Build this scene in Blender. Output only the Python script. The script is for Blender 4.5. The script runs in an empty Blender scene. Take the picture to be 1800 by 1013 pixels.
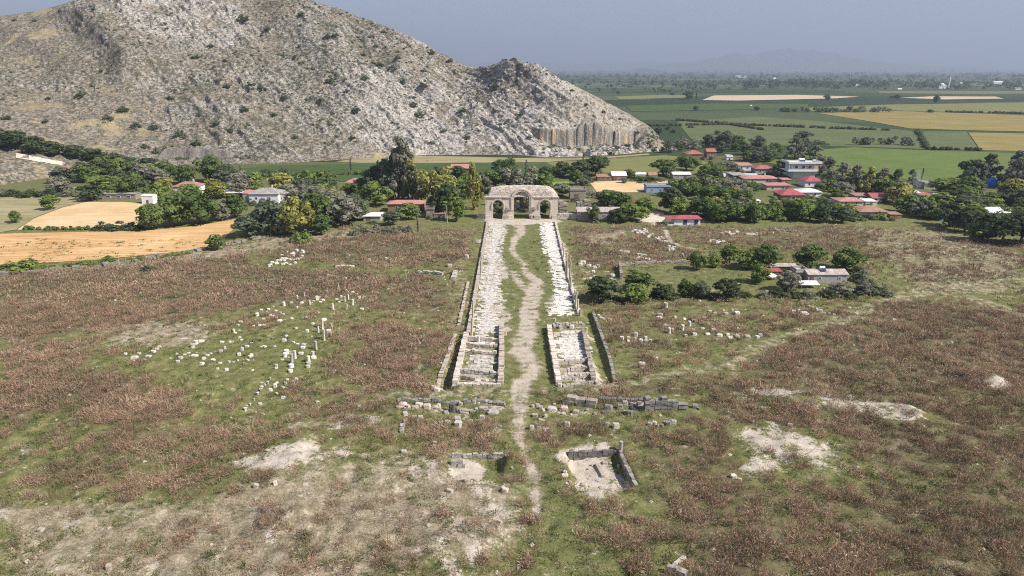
import bpy, math, random
import numpy as np
from mathutils import Vector, Matrix
R = math.radians
rnd = random.Random(7)
rng = np.random.default_rng(11)
scene = bpy.context.scene
COL = scene.collection

# ------------------------------------------------------------------ camera model (1800 x 1013 photograph)
F = 1216.0; PITCH = R(17.6); CAMH = 58.0
CP, SP = math.cos(PITCH), math.sin(PITCH)
def ground(px, py, z=0.0):
    """point of the plane at height z seen at photo pixel px, py"""
    u = (px-900.0)/F; v = (506.5-py)/F
    dx, dy, dz = u, CP+v*SP, -SP+v*CP
    t = (z-CAMH)/dz
    return dx*t, dy*t
def ppm(x, y, z=0.0):
    """photo pixels per metre at a point"""
    return F/(y*CP-(z-CAMH)*SP)
def z_at(py, y):
    v = (506.5-py)/F
    return CAMH+(v*y*CP-y*SP)/(CP+v*SP)
def project(x, y, z):
    b = y*CP-(z-CAMH)*SP; a = y*SP+(z-CAMH)*CP
    return 900+F*x/b, 506.5-F*a/b

# ------------------------------------------------------------------ numpy noise
def _hash(ix, iy, seed):
    h = (ix.astype(np.int64)*374761393 + iy.astype(np.int64)*668265263 + seed*974634777) & 0xffffffff
    h = ((h ^ (h >> 13))*1274126177) & 0xffffffff
    h = h ^ (h >> 16)
    return (h & 0xffff)/65535.0
def vnoise(x, y, seed=0):
    x = np.asarray(x, float); y = np.asarray(y, float)
    ix = np.floor(x); iy = np.floor(y); fx = x-ix; fy = y-iy
    fx = fx*fx*fx*(fx*(fx*6-15)+10); fy = fy*fy*fy*(fy*(fy*6-15)+10)
    a = _hash(ix, iy, seed); b = _hash(ix+1, iy, seed); c = _hash(ix, iy+1, seed); d = _hash(ix+1, iy+1, seed)
    return (a*(1-fx)+b*fx)*(1-fy)+(c*(1-fx)+d*fx)*fy
def fbm(x, y, seed=0, octs=4, gain=.5):
    s = 0; a = 1; t = 0
    for o in range(octs):
        s = s+a*vnoise(x*2**o+17.3*o, y*2**o-9.1*o, seed+o); t += a; a *= gain
    return s/t
def ridged(x, y, seed=0, octs=4, gain=.55):
    s = 0; a = 1; t = 0
    for o in range(octs):
        n = 1-np.abs(2*vnoise(x*2**o+5.7*o, y*2**o+3.3*o, seed+o)-1); s = s+a*n*n; t += a; a *= gain
    return s/t
def smooth(e0, e1, x):
    t = np.clip((x-e0)/(e1-e0), 0, 1); return t*t*(3-2*t)

# ------------------------------------------------------------------ masks painted by outlines on the ground
def poly_sd(X, Y, poly):
    """signed distance to a polygon (negative inside)"""
    n = len(poly); d = np.full(X.shape, 1e18); ins = np.zeros(X.shape, bool)
    for i in range(n):
        ax, ay = poly[i]; bx, by = poly[(i+1) % n]
        ex, ey = bx-ax, by-ay; wx, wy = X-ax, Y-ay
        t = np.clip((wx*ex+wy*ey)/(ex*ex+ey*ey+1e-12), 0, 1)
        d = np.minimum(d, (wx-ex*t)**2+(wy-ey*t)**2)
        c = ((ay <= Y) & (by > Y)) | ((by <= Y) & (ay > Y))
        with np.errstate(divide='ignore', invalid='ignore'):
            xi = ax+(Y-ay)/(by-ay if by != ay else 1e-9)*ex
        ins ^= c & (X < xi)
    return np.where(ins, -1, 1)*np.sqrt(d)
def mask_poly(X, Y, pix, soft=2.0):
    w = [ground(*p) for p in pix]
    x0 = min(p[0] for p in w)-soft; x1 = max(p[0] for p in w)+soft
    y0 = min(p[1] for p in w)-soft; y1 = max(p[1] for p in w)+soft
    out = np.zeros(X.shape); sel = (X > x0) & (X < x1) & (Y > y0) & (Y < y1)
    if sel.any(): out[sel] = 1-smooth(-soft, soft, poly_sd(X[sel], Y[sel], w))
    return out
def mask_line(X, Y, pix, soft=1.0):
    """pix: (px, py, half width in metres)"""
    out = np.zeros(X.shape)
    for p, q in zip(pix[:-1], pix[1:]):
        ax, ay = ground(p[0], p[1]); bx, by = ground(q[0], q[1]); m = max(p[2], q[2])+soft
        sel = (X > min(ax, bx)-m) & (X < max(ax, bx)+m) & (Y > min(ay, by)-m) & (Y < max(ay, by)+m)
        if not sel.any(): continue
        x = X[sel]; y = Y[sel]; ex, ey = bx-ax, by-ay
        t = np.clip(((x-ax)*ex+(y-ay)*ey)/(ex*ex+ey*ey+1e-9), 0, 1)
        d = np.hypot(x-ax-ex*t, y-ay-ey*t); w = p[2]+(q[2]-p[2])*t
        out[sel] = np.maximum(out[sel], 1-smooth(w-soft, w+soft, d))
    return out

# ------------------------------------------------------------------ objects
def tag(o, label=None, cat=None, group=None, kind=None):
    if label: o['label'] = label
    if cat: o['category'] = cat
    if group: o['group'] = group
    if kind or cat: o['kind'] = kind or 'thing'
    return o
def link(name, me, parent=None, mat=None, loc=None):
    o = bpy.data.objects.new(name, me); COL.objects.link(o)
    if parent is not None: o.parent = parent
    if mat is not None: me.materials.append(mat)
    if loc is not None: o.location = loc
    return o
def empty(name, loc, rz=0.0, s=(1, 1, 1)):
    o = bpy.data.objects.new(name, None); COL.objects.link(o)
    o.location = loc; o.rotation_euler = (0, 0, rz); o.scale = s; o.empty_display_size = .2
    return o
def mesh_np(name, V, faces, k, smooth_sh=False, attrs=None, cols=None):
    """fast mesh from numpy: V (n,3), faces (m,k)"""
    me = bpy.data.meshes.new(name); V = np.ascontiguousarray(V, np.float32); faces = np.ascontiguousarray(faces, np.int32)
    me.vertices.add(len(V)); me.vertices.foreach_set('co', V.ravel())
    me.loops.add(faces.size); me.loops.foreach_set('vertex_index', faces.ravel())
    me.polygons.add(len(faces)); me.polygons.foreach_set('loop_start', np.arange(0, faces.size, k, dtype=np.int32))
    if smooth_sh: me.polygons.foreach_set('use_smooth', np.ones(len(faces), bool))
    me.update(calc_edges=True)
    for nm, a in (attrs or {}).items():
        at = me.attributes.new(nm, 'FLOAT', 'POINT'); at.data.foreach_set('value', np.ascontiguousarray(a, np.float32).ravel())
    for nm, a in (cols or {}).items():
        at = me.attributes.new(nm, 'FLOAT_COLOR', 'POINT'); at.data.foreach_set('color', np.ascontiguousarray(a, np.float32).ravel())
    return me
class MB:
    """collects simple solids into ONE mesh"""
    def __init__(s): s.v = []; s.f = []
    def add(s, vs, fs):
        b = len(s.v); s.v += [tuple(p) for p in vs]; s.f += [tuple(i+b for i in f) for f in fs]; return s
    def box(s, c, d, rz=0.0, jit=0.0, taper=1.0):
        cx, cy, cz = c; hx, hy, hz = d[0]/2, d[1]/2, d[2]/2; ca, sa = math.cos(rz), math.sin(rz); vs = []
        for z in (-1, 1):
            t = taper if z > 0 else 1
            for x, y in ((-1, -1), (1, -1), (1, 1), (-1, 1)):
                X = x*hx*t+rnd.uniform(-jit, jit); Y = y*hy*t+rnd.uniform(-jit, jit); Z = z*hz+rnd.uniform(-jit, jit)*(z > 0)
                vs.append((cx+X*ca-Y*sa, cy+X*sa+Y*ca, cz+Z))
        return s.add(vs, [(0, 3, 2, 1), (4, 5, 6, 7), (0, 1, 5, 4), (1, 2, 6, 5), (2, 3, 7, 6), (3, 0, 4, 7)])
    def tube(s, p0, p1, r0, r1, n=8, cap=True):
        p0 = Vector(p0); p1 = Vector(p1); d = (p1-p0).normalized()
        a = d.orthogonal().normalized(); b = d.cross(a); vs = []
        for p, r in ((p0, r0), (p1, r1)):
            for i in range(n):
                t = 2*math.pi*i/n; vs.append(p+a*(r*math.cos(t))+b*(r*math.sin(t)))
        fs = [(i, (i+1) % n, n+(i+1) % n, n+i) for i in range(n)]
        if cap: fs += [tuple(range(n-1, -1, -1)), tuple(range(n, 2*n))]
        return s.add(vs, fs)
    def lathe(s, prof, n=12, c=(0, 0, 0), jit=0.0):
        vs = []
        for r, z in prof:
            for i in range(n):
                t = 2*math.pi*i/n; q = r*(1+rnd.uniform(-jit, jit)); vs.append((c[0]+q*math.cos(t), c[1]+q*math.sin(t), c[2]+z+rnd.uniform(-jit, jit)*r*.4))
        m = len(prof); fs = []
        for k in range(m-1):
            fs += [(k*n+i, k*n+(i+1) % n, (k+1)*n+(i+1) % n, (k+1)*n+i) for i in range(n)]
        fs += [tuple(range(n-1, -1, -1)), tuple((m-1)*n+i for i in range(n))]
        return s.add(vs, fs)
    def mesh(s, name, mat=None, smooth_sh=False):
        me = bpy.data.meshes.new(name); me.from_pydata(s.v, [], s.f)
        if smooth_sh: me.polygons.foreach_set('use_smooth', [True]*len(me.polygons))
        me.update()
        if mat is not None: me.materials.append(mat)
        return me
    def build(s, name, mat, parent=None, loc=None, smooth_sh=False):
        return link(name, s.mesh(name, mat, smooth_sh), parent, None, loc)

# ------------------------------------------------------------------ materials
class NT:
    def __init__(s, name):
        s.m = bpy.data.materials.new(name); s.m.use_nodes = True; s.t = s.m.node_tree; s.t.nodes.clear()
        s.out = s.n('ShaderNodeOutputMaterial'); s._co = {}
    def n(s, typ, **kw):
        x = s.t.nodes.new(typ)
        for k, v in kw.items(): setattr(x, k, v)
        return x
    def put(s, sock, v):
        if hasattr(v, 'is_linked') or isinstance(v, bpy.types.NodeSocket): s.t.links.new(v, sock)
        elif isinstance(v, (tuple, list)) and len(v) == 3 and sock.type == 'RGBA': sock.default_value = (*v, 1)
        else: sock.default_value = v
    def co(s, kind='Object'):
        if kind not in s._co:
            s._co[kind] = s.n('ShaderNodeNewGeometry').outputs['Position'] if kind == 'World' else s.n('ShaderNodeTexCoord').outputs[kind]
        return s._co[kind]
    def map(s, v, scale=(1, 1, 1), rot=(0, 0, 0), loc=(0, 0, 0)):
        x = s.n('ShaderNodeMapping'); s.put(x.inputs['Vector'], v); x.inputs['Scale'].default_value = scale
        x.inputs['Rotation'].default_value = rot; x.inputs['Location'].default_value = loc; return x.outputs[0]
    def noise(s, v, scale, detail=4, rough=.55, dist=0.0):
        x = s.n('ShaderNodeTexNoise'); s.put(x.inputs['Vector'], v); x.inputs['Scale'].default_value = scale
        x.inputs['Detail'].default_value = detail; x.inputs['Roughness'].default_value = rough; x.inputs['Distortion'].default_value = dist
        return x.outputs['Fac']
    def voro(s, v, scale, feature='F1', out='Distance', rand=1.0):
        x = s.n('ShaderNodeTexVoronoi', feature=feature); s.put(x.inputs['Vector'], v); x.inputs['Scale'].default_value = scale
        x.inputs['Randomness'].default_value = rand; return x.outputs[out]
    def math(s, op, a, b=0.0, clamp=False):
        x = s.n('ShaderNodeMath', operation=op, use_clamp=clamp); s.put(x.inputs[0], a); s.put(x.inputs[1], b); return x.outputs[0]
    def rng(s, v, a, b, c=0.0, d=1.0):
        x = s.n('ShaderNodeMapRange', interpolation_type='SMOOTHSTEP'); s.put(x.inputs[0], v)
        for i, q in enumerate((a, b, c, d)): x.inputs[1+i].default_value = q
        return x.outputs[0]
    def mix(s, f, a, b):
        x = s.n('ShaderNodeMix', data_type='RGBA'); s.put(x.inputs[0], f); s.put(x.inputs[6], a); s.put(x.inputs[7], b); return x.outputs[2]
    def ramp(s, f, stops):
        x = s.n('ShaderNodeValToRGB'); s.put(x.inputs[0], f); e = x.color_ramp.elements
        while len(e) < len(stops): e.new(.5)
        for q, (p, c) in zip(e, stops): q.position = p; q.color = (*c, 1)
        return x.outputs[0]
    def attr(s, name, out='Fac'): return s.n('ShaderNodeAttribute', attribute_name=name).outputs[out]
    def obj_random(s): return s.n('ShaderNodeObjectInfo').outputs['Random']
    def bump(s, h, strength=.5, dist=.1):
        x = s.n('ShaderNodeBump'); s.put(x.inputs['Height'], h); x.inputs['Strength'].default_value = strength
        x.inputs['Distance'].default_value = dist; return x.outputs[0]
    def bsdf(s, col, rough=.85, bump=None, spec=.2, metal=0.0):
        x = s.n('ShaderNodeBsdfPrincipled'); s.put(x.inputs['Base Color'], col); s.put(x.inputs['Roughness'], rough)
        x.inputs['Specular IOR Level'].default_value = spec; x.inputs['Metallic'].default_value = metal
        if bump is not None: s.t.links.new(bump, x.inputs['Normal'])
        return x.outputs[0]
    def done(s, sh): s.t.links.new(sh, s.out.inputs['Surface']); return s.m
def stone_mat(name, c0, c1, c2, scale=1.0, bump=.4, world=False):
    t = NT(name); v = t.co('World' if world else 'Object')
    n1 = t.noise(v, 1.1*scale, 6, .65); n2 = t.noise(v, 6*scale, 3, .6)
    rv = t.math('MULTIPLY', t.obj_random(), .25)
    c = t.ramp(t.math('ADD', t.math('ADD', t.math('MULTIPLY', n1, .7), t.math('MULTIPLY', n2, .3)), t.math('SUBTRACT', rv, .12)), [(.3, c0), (.5, c1), (.68, c2)])
    return t.done(t.bsdf(c, .9, t.bump(t.math('ADD', n1, n2), bump, .12)))
def plain_mat(name, col, rough=.7, var=.25, scale=1.5, spec=.25):
    t = NT(name); n = t.noise(t.co('World'), scale, 5, .6)
    lo = tuple(x*(1-var) for x in col); hi = tuple(min(1, x*(1+var)) for x in col)
    return t.done(t.bsdf(t.ramp(n, [(.3, lo), (.7, hi)]), rough, None, spec))
def roof_mat(name, c0, c1, c2, pitch=.3, rough=.6):
    """sheet or tile roof: ribs down the slope and blotchy weathering"""
    t = NT(name); v = t.co('Object'); w = t.n('ShaderNodeTexWave', wave_type='BANDS', bands_direction='X'); t.put(w.inputs['Vector'], v)
    w.inputs['Scale'].default_value = 1/pitch/3.0; n = t.noise(v, .55, 6, .7); n2 = t.noise(t.map(v, (3, .5, .5)), .9, 4, .6)
    c = t.ramp(t.math('ADD', t.math('MULTIPLY', n, .6), t.math('MULTIPLY', n2, .4)), [(.32, c0), (.5, c1), (.66, c2)])
    return t.done(t.bsdf(c, rough, t.bump(w.outputs['Fac'], .5, .06), .3))
M = {}
M['white_stone'] = stone_mat('white_marble_fragment', (.26, .24, .205), (.47, .44, .4), (.64, .61, .56))
M['pale_stone'] = stone_mat('pale_limestone', (.25, .21, .17), (.43, .37, .31), (.6, .53, .46))
M['pink_stone'] = stone_mat('weathered_wall_stone', (.2, .17, .14), (.38, .335, .285), (.57, .515, .455), .8, .6, True)
M['grey_stone'] = stone_mat('lichen_grey_stone', (.14, .125, .11), (.28, .255, .225), (.47, .435, .39), 1.0, .6)
M['dark_stone'] = stone_mat('dark_basalt_block', (.06, .056, .052), (.135, .125, .115), (.25, .232, .212), 1.0, .6)
M['bark'] = stone_mat('bark', (.06, .05, .04), (.11, .09, .07), (.17, .14, .11), 2.0)
M['red_roof'] = roof_mat('red_sheet_roof', (.23, .075, .065), (.32, .11, .095), (.4, .18, .15))
M['crimson_roof'] = roof_mat('crimson_sheet_roof', (.24, .055, .06), (.32, .08, .085), (.38, .13, .13))
M['pink_roof'] = roof_mat('faded_red_roof', (.3, .13, .11), (.41, .19, .16), (.48, .28, .24))
M['orange_roof'] = roof_mat('weathered_tile_roof', (.2, .1, .07), (.31, .17, .12), (.42, .28, .21))
M['grey_roof'] = roof_mat('grey_sheet_roof', (.17, .15, .14), (.28, .255, .24), (.4, .37, .35))
M['white_roof'] = roof_mat('pale_sheet_roof', (.42, .4, .38), (.62, .61, .6), (.76, .75, .74))
M['rusty_roof'] = roof_mat('rusty_white_sheet_roof', (.22, .12, .075), (.38, .33, .3), (.55, .52, .49))
M['white_wall'] = plain_mat('white_wall_paint', (.68, .68, .69), .8, .1)
M['cream_wall'] = plain_mat('cream_wall_paint', (.52, .46, .38), .85, .15)
M['pink_wall'] = plain_mat('pinkish_wall', (.5, .36, .3), .85, .15)
M['grey_wall'] = plain_mat('grey_block_wall', (.32, .31, .3), .9, .2)
M['blue_wall'] = plain_mat('pale_blue_wall', (.26, .36, .5), .8, .15)
M['brick_wall'] = plain_mat('brown_brick_wall', (.25, .15, .1), .9, .25)
M['rubble_wall'] = stone_mat('rubble_masonry', (.12, .1, .085), (.23, .195, .165), (.38, .33, .28), 1.5, .6)
M['glass'] = plain_mat('dark_window_glass', (.03, .045, .07), .15, .2, 1.5, .5)
M['blue_trim'] = plain_mat('blue_window_paint', (.12, .2, .36), .6, .1)
M['wood'] = plain_mat('weathered_timber', (.16, .11, .07), .85, .3)
M['metal'] = plain_mat('galvanised_metal', (.38, .39, .4), .45, .15, 2, .5)
M['blue_tarp'] = plain_mat('blue_tarpaulin', (.03, .16, .55), .5, .2, .8)
M['dark_cloth'] = plain_mat('dark_clothes', (.02, .02, .025), .9, .2)
# ------------------------------------------------------------------ the ground: shape and what grows on it
PATH = [(915, 386, 2.24), (914, 402, 2.06), (905, 432, 1.55), (908, 452, 1.03), (918, 468, 0.95), (925, 480, 1.38), (940, 496, 2.24), (937, 520, 2.49), (930, 550, 2.41), (922, 585, 2.58), (918, 615, 2.49),
        (932, 640, 2.24), (930, 660, 2.06), (908, 682, 1.63), (903, 705, 1.25), (906, 735, 1.15), (918, 765, 0.86), (932, 800, .65), (940, 835, .7), (942, 875, .8), (944, 905, .6)]
PATH2 = [(903, 478, 1.4), (914, 500, 1.6), (930, 515, 1.4)]
GREENPATH = [(950, 780, .8), (965, 830, 1.3), (978, 880, 1.8), (985, 940, 2.3), (990, 1020, 2.8)]
TRACK_R = [(920, 690, 1.2), (1000, 684, 1.3), (1070, 678, 1.5), (1150, 664, 1.6), (1215, 652, 1.7), (1270, 642, 1.8), (1310, 622, 1.8), (1390, 592, 1.8), (1460, 568, 2), (1530, 540, 2), (1600, 518, 2.4), (1690, 500, 2.4), (1800, 492, 2.5)]
TRACK_R2 = [(1690, 520, 2.0), (1760, 540, 2.2), (1830, 565, 2.4)]
TRACK_L = [(890, 690, 1.5), (800, 688, 1.4), (700, 692, 1.2), (640, 712, 1.2), (560, 745, 1.0), (480, 770, .8)]
TRACK_H = [(1170, 405, 1.0), (1178, 425, 1.0), (1195, 433, .9), (1225, 438, .7)]
WEED = [  # outline in photo pixels, density
 ([(0, 478), (120, 468), (260, 462), (430, 445), (470, 470), (640, 478), (710, 500), (640, 520), (510, 525), (420, 545), (320, 560), (220, 580), (0, 606)], .95),
 ([(0, 600), (140, 615), (230, 650), (300, 690), (320, 728), (210, 745), (90, 745), (0, 770)], .95),
 ([(440, 440), (520, 425), (640, 412), (840, 404), (825, 466), (735, 470), (640, 466), (520, 455)], .72),
 ([(640, 495), (740, 485), (800, 510), (790, 560), (700, 560), (620, 535)], .7),
 ([(330, 560), (430, 545), (520, 540), (620, 550), (600, 580), (470, 575), (350, 590)], .5),
 ([(560, 590), (650, 580), (770, 590), (770, 640), (745, 680), (640, 682), (575, 640)], .85),
 ([(460, 690), (560, 665), (620, 690), (700, 700), (690, 722), (560, 725), (480, 722)], .85),
 ([(90, 760), (300, 740), (430, 745), (420, 800), (380, 905), (200, 900), (60, 860)], .62),
 ([(380, 820), (520, 830), (500, 900), (380, 905)], .6),
 ([(470, 730), (560, 745), (560, 770), (480, 780), (400, 780)], .5),
 ([(600, 745), (720, 735), (790, 760), (780, 800), (660, 790)], .5),
 ([(700, 735), (890, 735), (905, 790), (780, 795), (700, 775)], .62),
 ([(455, 895), (560, 888), (575, 930), (465, 938)], .8),
 ([(640, 950), (720, 930), (800, 985), (790, 1030), (630, 1030)], .8),
 ([(925, 690), (1050, 672), (1200, 690), (1230, 705), (1100, 700), (940, 712)], .85),
 ([(1060, 545), (1250, 540), (1400, 530), (1500, 545), (1400, 580), (1300, 610), (1200, 640), (1080, 650)], .42),
 ([(1000, 400), (1170, 392), (1200, 440), (1190, 465), (1050, 470), (1010, 455)], .62),
 ([(1200, 400), (1500, 398), (1680, 420), (1960, 430), (1960, 470), (1560, 455), (1400, 445), (1210, 430)], .55),
 ([(1560, 440), (1960, 455), (1960, 500), (1600, 512), (1575, 470)], .5),
 ([(1060, 400), (1200, 392), (1210, 440), (1080, 450)], .35),
 ([(1400, 590), (1540, 548), (1650, 520), (1960, 560), (1960, 700), (1600, 700), (1500, 690), (1330, 660), (1290, 650)], .8),
 ([(1060, 690), (1290, 650), (1450, 680), (1960, 690), (1960, 900), (1600, 870), (1480, 760), (1240, 760), (1230, 700)], .66),
 ([(1120, 760), (1270, 760), (1260, 830), (1480, 845), (1960, 820), (1960, 1030), (1300, 1030), (1150, 900)], .66),
 ([(1180, 900), (1500, 880), (1960, 870), (1960, 1030), (1190, 1030)], .72),
 ([(950, 830), (1000, 790), (1000, 850), (990, 900), (1100, 880), (1150, 900), (1250, 1030), (1080, 1030), (1050, 930)], .34),
 ([(900, 900), (965, 880), (950, 1000), (890, 1000)], .6),
 ([(930, 740), (1200, 745), (1240, 780), (1100, 780), (950, 780)], .7),
]
DIRT = [
 ([(858, 392), (887, 392), (886, 440), (880, 500), (884, 540), (878, 590), (830, 592), (846, 500)], 1.15), ([(950, 392), (976, 392), (992, 450), (1016, 554), (966, 556), (974, 500), (966, 450)], 1.15),
 ([(826, 600), (872, 602), (874, 676), (812, 676)], 1.1), ([(972, 580), (1028, 578), (1042, 670), (988, 676)], 1.1),
 ([(415, 815), (470, 785), (540, 765), (585, 775), (590, 795), (640, 800), (570, 830), (480, 832)], 1.2),
 ([(570, 745), (610, 732), (655, 735), (640, 752), (590, 757)], 1.1),
 ([(1262, 815), (1300, 790), (1250, 765), (1330, 762), (1420, 768), (1500, 792), (1470, 815), (1440, 832), (1360, 822), (1290, 828)], 1),
 ([(1285, 695), (1340, 683), (1395, 690), (1370, 703), (1300, 703)], 1.25),
 ([(1385, 708), (1460, 695), (1560, 702), (1620, 730), (1560, 748), (1500, 735), (1420, 733)], 1.1),
 ([(1540, 745), (1560, 730), (1600, 728), (1640, 742), (1600, 752)], 1.5),
 ([(1690, 672), (1735, 662), (1775, 672), (1735, 684)], 1.5),
 ([(1000, 800), (1085, 795), (1110, 845), (1020, 856)], 1.5),
 ([(788, 800), (882, 800), (882, 844), (790, 848)], 1.5),
 ([(660, 815), (780, 820), (785, 870), (690, 860)], .8), ([(800, 850), (900, 850), (905, 930), (830, 940)], .8),
 ([(240, 745), (300, 735), (345, 745), (280, 756)], .6), ([(0, 790), (30, 780), (40, 800), (0, 810)], .8),
 ([(1120, 385), (1150, 370), (1170, 385), (1165, 402), (1130, 392)], 1),
 ([(730, 960), (790, 930), (870, 960), (890, 1030), (800, 1030)], .7),
 ([(250, 975), (300, 990), (290, 1030), (200, 1030)], .7),
 ([(700, 690), (760, 684), (880, 684), (880, 700), (760, 700)], .55),
 ([(1015, 462), (1040, 480), (1090, 488), (1085, 500), (1020, 490)], .8),
 ([(852, 384), (984, 384), (988, 394), (848, 394)], 1.4),
 ([(700, 712), (880, 706), (885, 724), (705, 728)], .45),
 ([(925, 706), (1150, 706), (1220, 725), (1100, 735), (925, 732)], .5),
]
DRY = [
 ([(0, 880), (180, 905), (380, 905), (470, 840), (640, 830), (780, 830), (905, 850), (900, 930), (800, 990), (560, 1030), (0, 1030)], .85),
 ([(160, 575), (330, 560), (420, 585), (300, 605), (180, 605)], .8),
 ([(0, 470), (200, 465), (330, 440), (470, 420), (620, 400), (640, 412), (440, 445), (250, 470), (0, 490)], .7),
 ([(1020, 410), (1110, 405), (1110, 425), (1030, 430)], .7), ([(1500, 400), (1700, 410), (1800, 440), (1800, 520), (1600, 520), (1560, 470)], .5),
 ([(820, 420), (840, 420), (800, 690), (770, 690)], .6),
 ([(440, 800), (700, 800), (790, 860), (640, 870), (430, 850)], .6),
]
LUSH = [
 ([(290, 620), (420, 590), (560, 590), (570, 650), (470, 700), (330, 690)], .32),
 ([(868, 395), (905, 395), (900, 470), (905, 560), (885, 680), (870, 560)], .75), ([(925, 392), (958, 395), (985, 545), (960, 660), (945, 560), (920, 460)], .85),
 ([(1090, 470), (1380, 470), (1400, 500), (1330, 512), (1090, 505)], .75), ([(640, 400), (860, 390), (845, 410), (640, 412)], .6),
 ([(948, 835), (985, 840), (1015, 1030), (950, 1030)], 1.5),
 ([(940, 800), (990, 850), (1080, 870), (1200, 920), (1060, 1030), (930, 1030)], .8), ([(0, 770), (200, 760), (420, 750), (400, 830), (100, 880), (0, 870)], .4),
 ([(1250, 640), (1420, 590), (1560, 530), (1580, 540), (1400, 605), (1270, 650)], .5), ([(1480, 840), (1560, 820), (1640, 900), (1540, 940)], .6),
 ([(1560, 420), (1700, 412), (1650, 440), (1560, 440)], .8), ([(0, 300), (650, 330), (640, 395), (0, 420)], .6), ([(700, 300), (1800, 300), (1800, 396), (1000, 396)], .7),
]
TRENCH_L = [(803, 598), (812, 598), (793, 684), (772, 684)]
TRENCH_R = [(1024, 548), (1040, 545), (1080, 668), (1055, 672)]
PIT_R = [(998, 792), (1090, 790), (1118, 850), (1010, 858)]
PIT_L = [(785, 797), (886, 795), (886, 845), (790, 848)]
MOUNDS = [(520, 800, 12, 1.1), (1370, 795, 14, .8), (1592, 740, 6, 1.4), (1735, 672, 5, 1.6), (500, 915, 5, 1.8), (640, 745, 8, .7), (1430, 712, 9, .9), (120, 800, 10, .7), (820, 950, 7, .8), (700, 870, 9, .6)]

def keep_clear(X, Y):
    c = mask_line(X, Y, PATH, .8); c = np.maximum(c, mask_line(X, Y, PATH2, .8)); c = np.maximum(c, mask_line(X, Y, GREENPATH, 1.2)*.9)
    for t in (TRACK_R, TRACK_R2, TRACK_L): c = np.maximum(c, mask_line(X, Y, t, 1.3)*.8)
    c = np.maximum(c, mask_line(X, Y, TRACK_H, .8))
    for p in (PIT_R, PIT_L): c = np.maximum(c, mask_poly(X, Y, p, 1.0)*.93)
    for p in ([(851, 386), (990, 386), (1052, 684), (800, 684)], [(1085, 466), (1500, 466), (1560, 520), (1060, 525)]): c = np.maximum(c, mask_poly(X, Y, p, 1.5)*.93)
    for p in ([(800, 590), (815, 590), (795, 688), (765, 688)], [(1018, 545), (1042, 540), (1086, 675), (1050, 678)]): c = np.maximum(c, mask_poly(X, Y, p, 1.0)*.8)
    return c
def masks(X, Y):
    wx = X+6*(fbm(X/14, Y/14, 3, 3)-.5)*2; wy = Y+6*(fbm(X/14, Y/14, 8, 3)-.5)*2
    z = np.zeros(X.shape)
    weed = z.copy()+.09*(Y < 262); dirt = z.copy(); dry = z.copy(); lush = z.copy()
    for p, d in WEED: weed = np.maximum(weed, d*mask_poly(wx, wy, p, 3.0))
    for p, d in DIRT: dirt = np.maximum(dirt, d*mask_poly(.2*X+.8*wx, .2*Y+.8*wy, p, 2.5))
    for p, d in DRY: dry = np.maximum(dry, d*mask_poly(wx, wy, p, 5.0))
    for p, d in LUSH: lush = np.maximum(lush, d*mask_poly(wx, wy, p, 5.0))
    dirt = np.maximum(dirt, .34*dry); dirt = np.maximum(dirt, .12*(Y < 200))
    path = np.maximum(mask_line(wx*.3+X*.7, wy*.3+Y*.7, PATH, 1.5), mask_line(X, Y, PATH2, 1.2)*.8)
    path = np.maximum(path, 1.0*mask_line(wx*.25+X*.75, wy*.25+Y*.75, PATH[13:], .8)); path = np.maximum(path, mask_line(X, Y, TRACK_H, .6)); tr = z.copy()
    for t in (TRACK_R, TRACK_R2): tr = np.maximum(tr, mask_line(X, Y, t, 1.4))
    tr = np.maximum(tr, mask_line(X, Y, TRACK_L, 1.2))
    clear = keep_clear(X, Y)
    for q in ([(-300, 405), (460, 372), (432, 420), (330, 446), (0, 480), (-300, 520)], [(-300, 330), (260, 350), (250, 410), (-300, 420)]): weed = weed*(1-mask_poly(X, Y, q, 1.5))
    for q in ([(700, 702), (890, 702), (890, 735), (700, 735)], [(925, 704), (1215, 698), (1215, 732), (925, 735)], [(940, 735), (1190, 738), (1190, 762), (920, 760)]): weed = weed*(1-.6*mask_poly(X, Y, q, 1))
    weed = weed*(1-.35*dry)
    weed = weed*(1-.6*mask_poly(wx, wy, [(215, 630), (420, 552), (560, 520), (645, 515), (640, 560), (570, 700), (430, 722), (300, 665)], 3))
    weed = weed*(1-clear)*(1-.62*np.minimum(dirt, 1.3))
    return weed, dirt, dry, lush, path, tr, clear
def height(X, Y):
    X = np.asarray(X, float); Y = np.asarray(Y, float)
    amp = (1-smooth(120, 215, Y))*.9+.1
    amp = amp*(1-smooth(300, 330, Y))
    h = amp*(1.1*(fbm(X/16, Y/16, 21, 3)-.5)+1.0*(fbm(X/3.6, Y/3.6, 31, 3)-.5)+.35*(ridged(X/2.3, Y/2.3, 37, 2)-.4)*smooth(.4, .6, fbm(X/12, Y/12, 39, 2)))
    flat = np.maximum(mask_poly(X, Y, [(795, 384), (1045, 384), (1090, 690), (760, 690)], 4), mask_line(X, Y, PATH, 1.5)*.7)
    h = h*(1-.9*flat)
    for px, py, r, a in MOUNDS:
        mx, my = ground(px, py); d2 = ((X-mx)**2+(Y-my)**2)/(r*r)
        h = h+a*np.exp(-d2*1.6)*(.4+1.2*fbm(X/2.6, Y/2.6, 77, 3))
    h = h-1.25*mask_poly(X, Y, TRENCH_L, .9)-1.05*mask_poly(X, Y, TRENCH_R, 1.0)
    h = h-1.5*mask_poly(X, Y, PIT_R, .6)-1.1*mask_poly(X, Y, PIT_L, .7)
    return h
def H(x, y): return float(height(np.array([x]), np.array([y]))[0])

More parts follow.
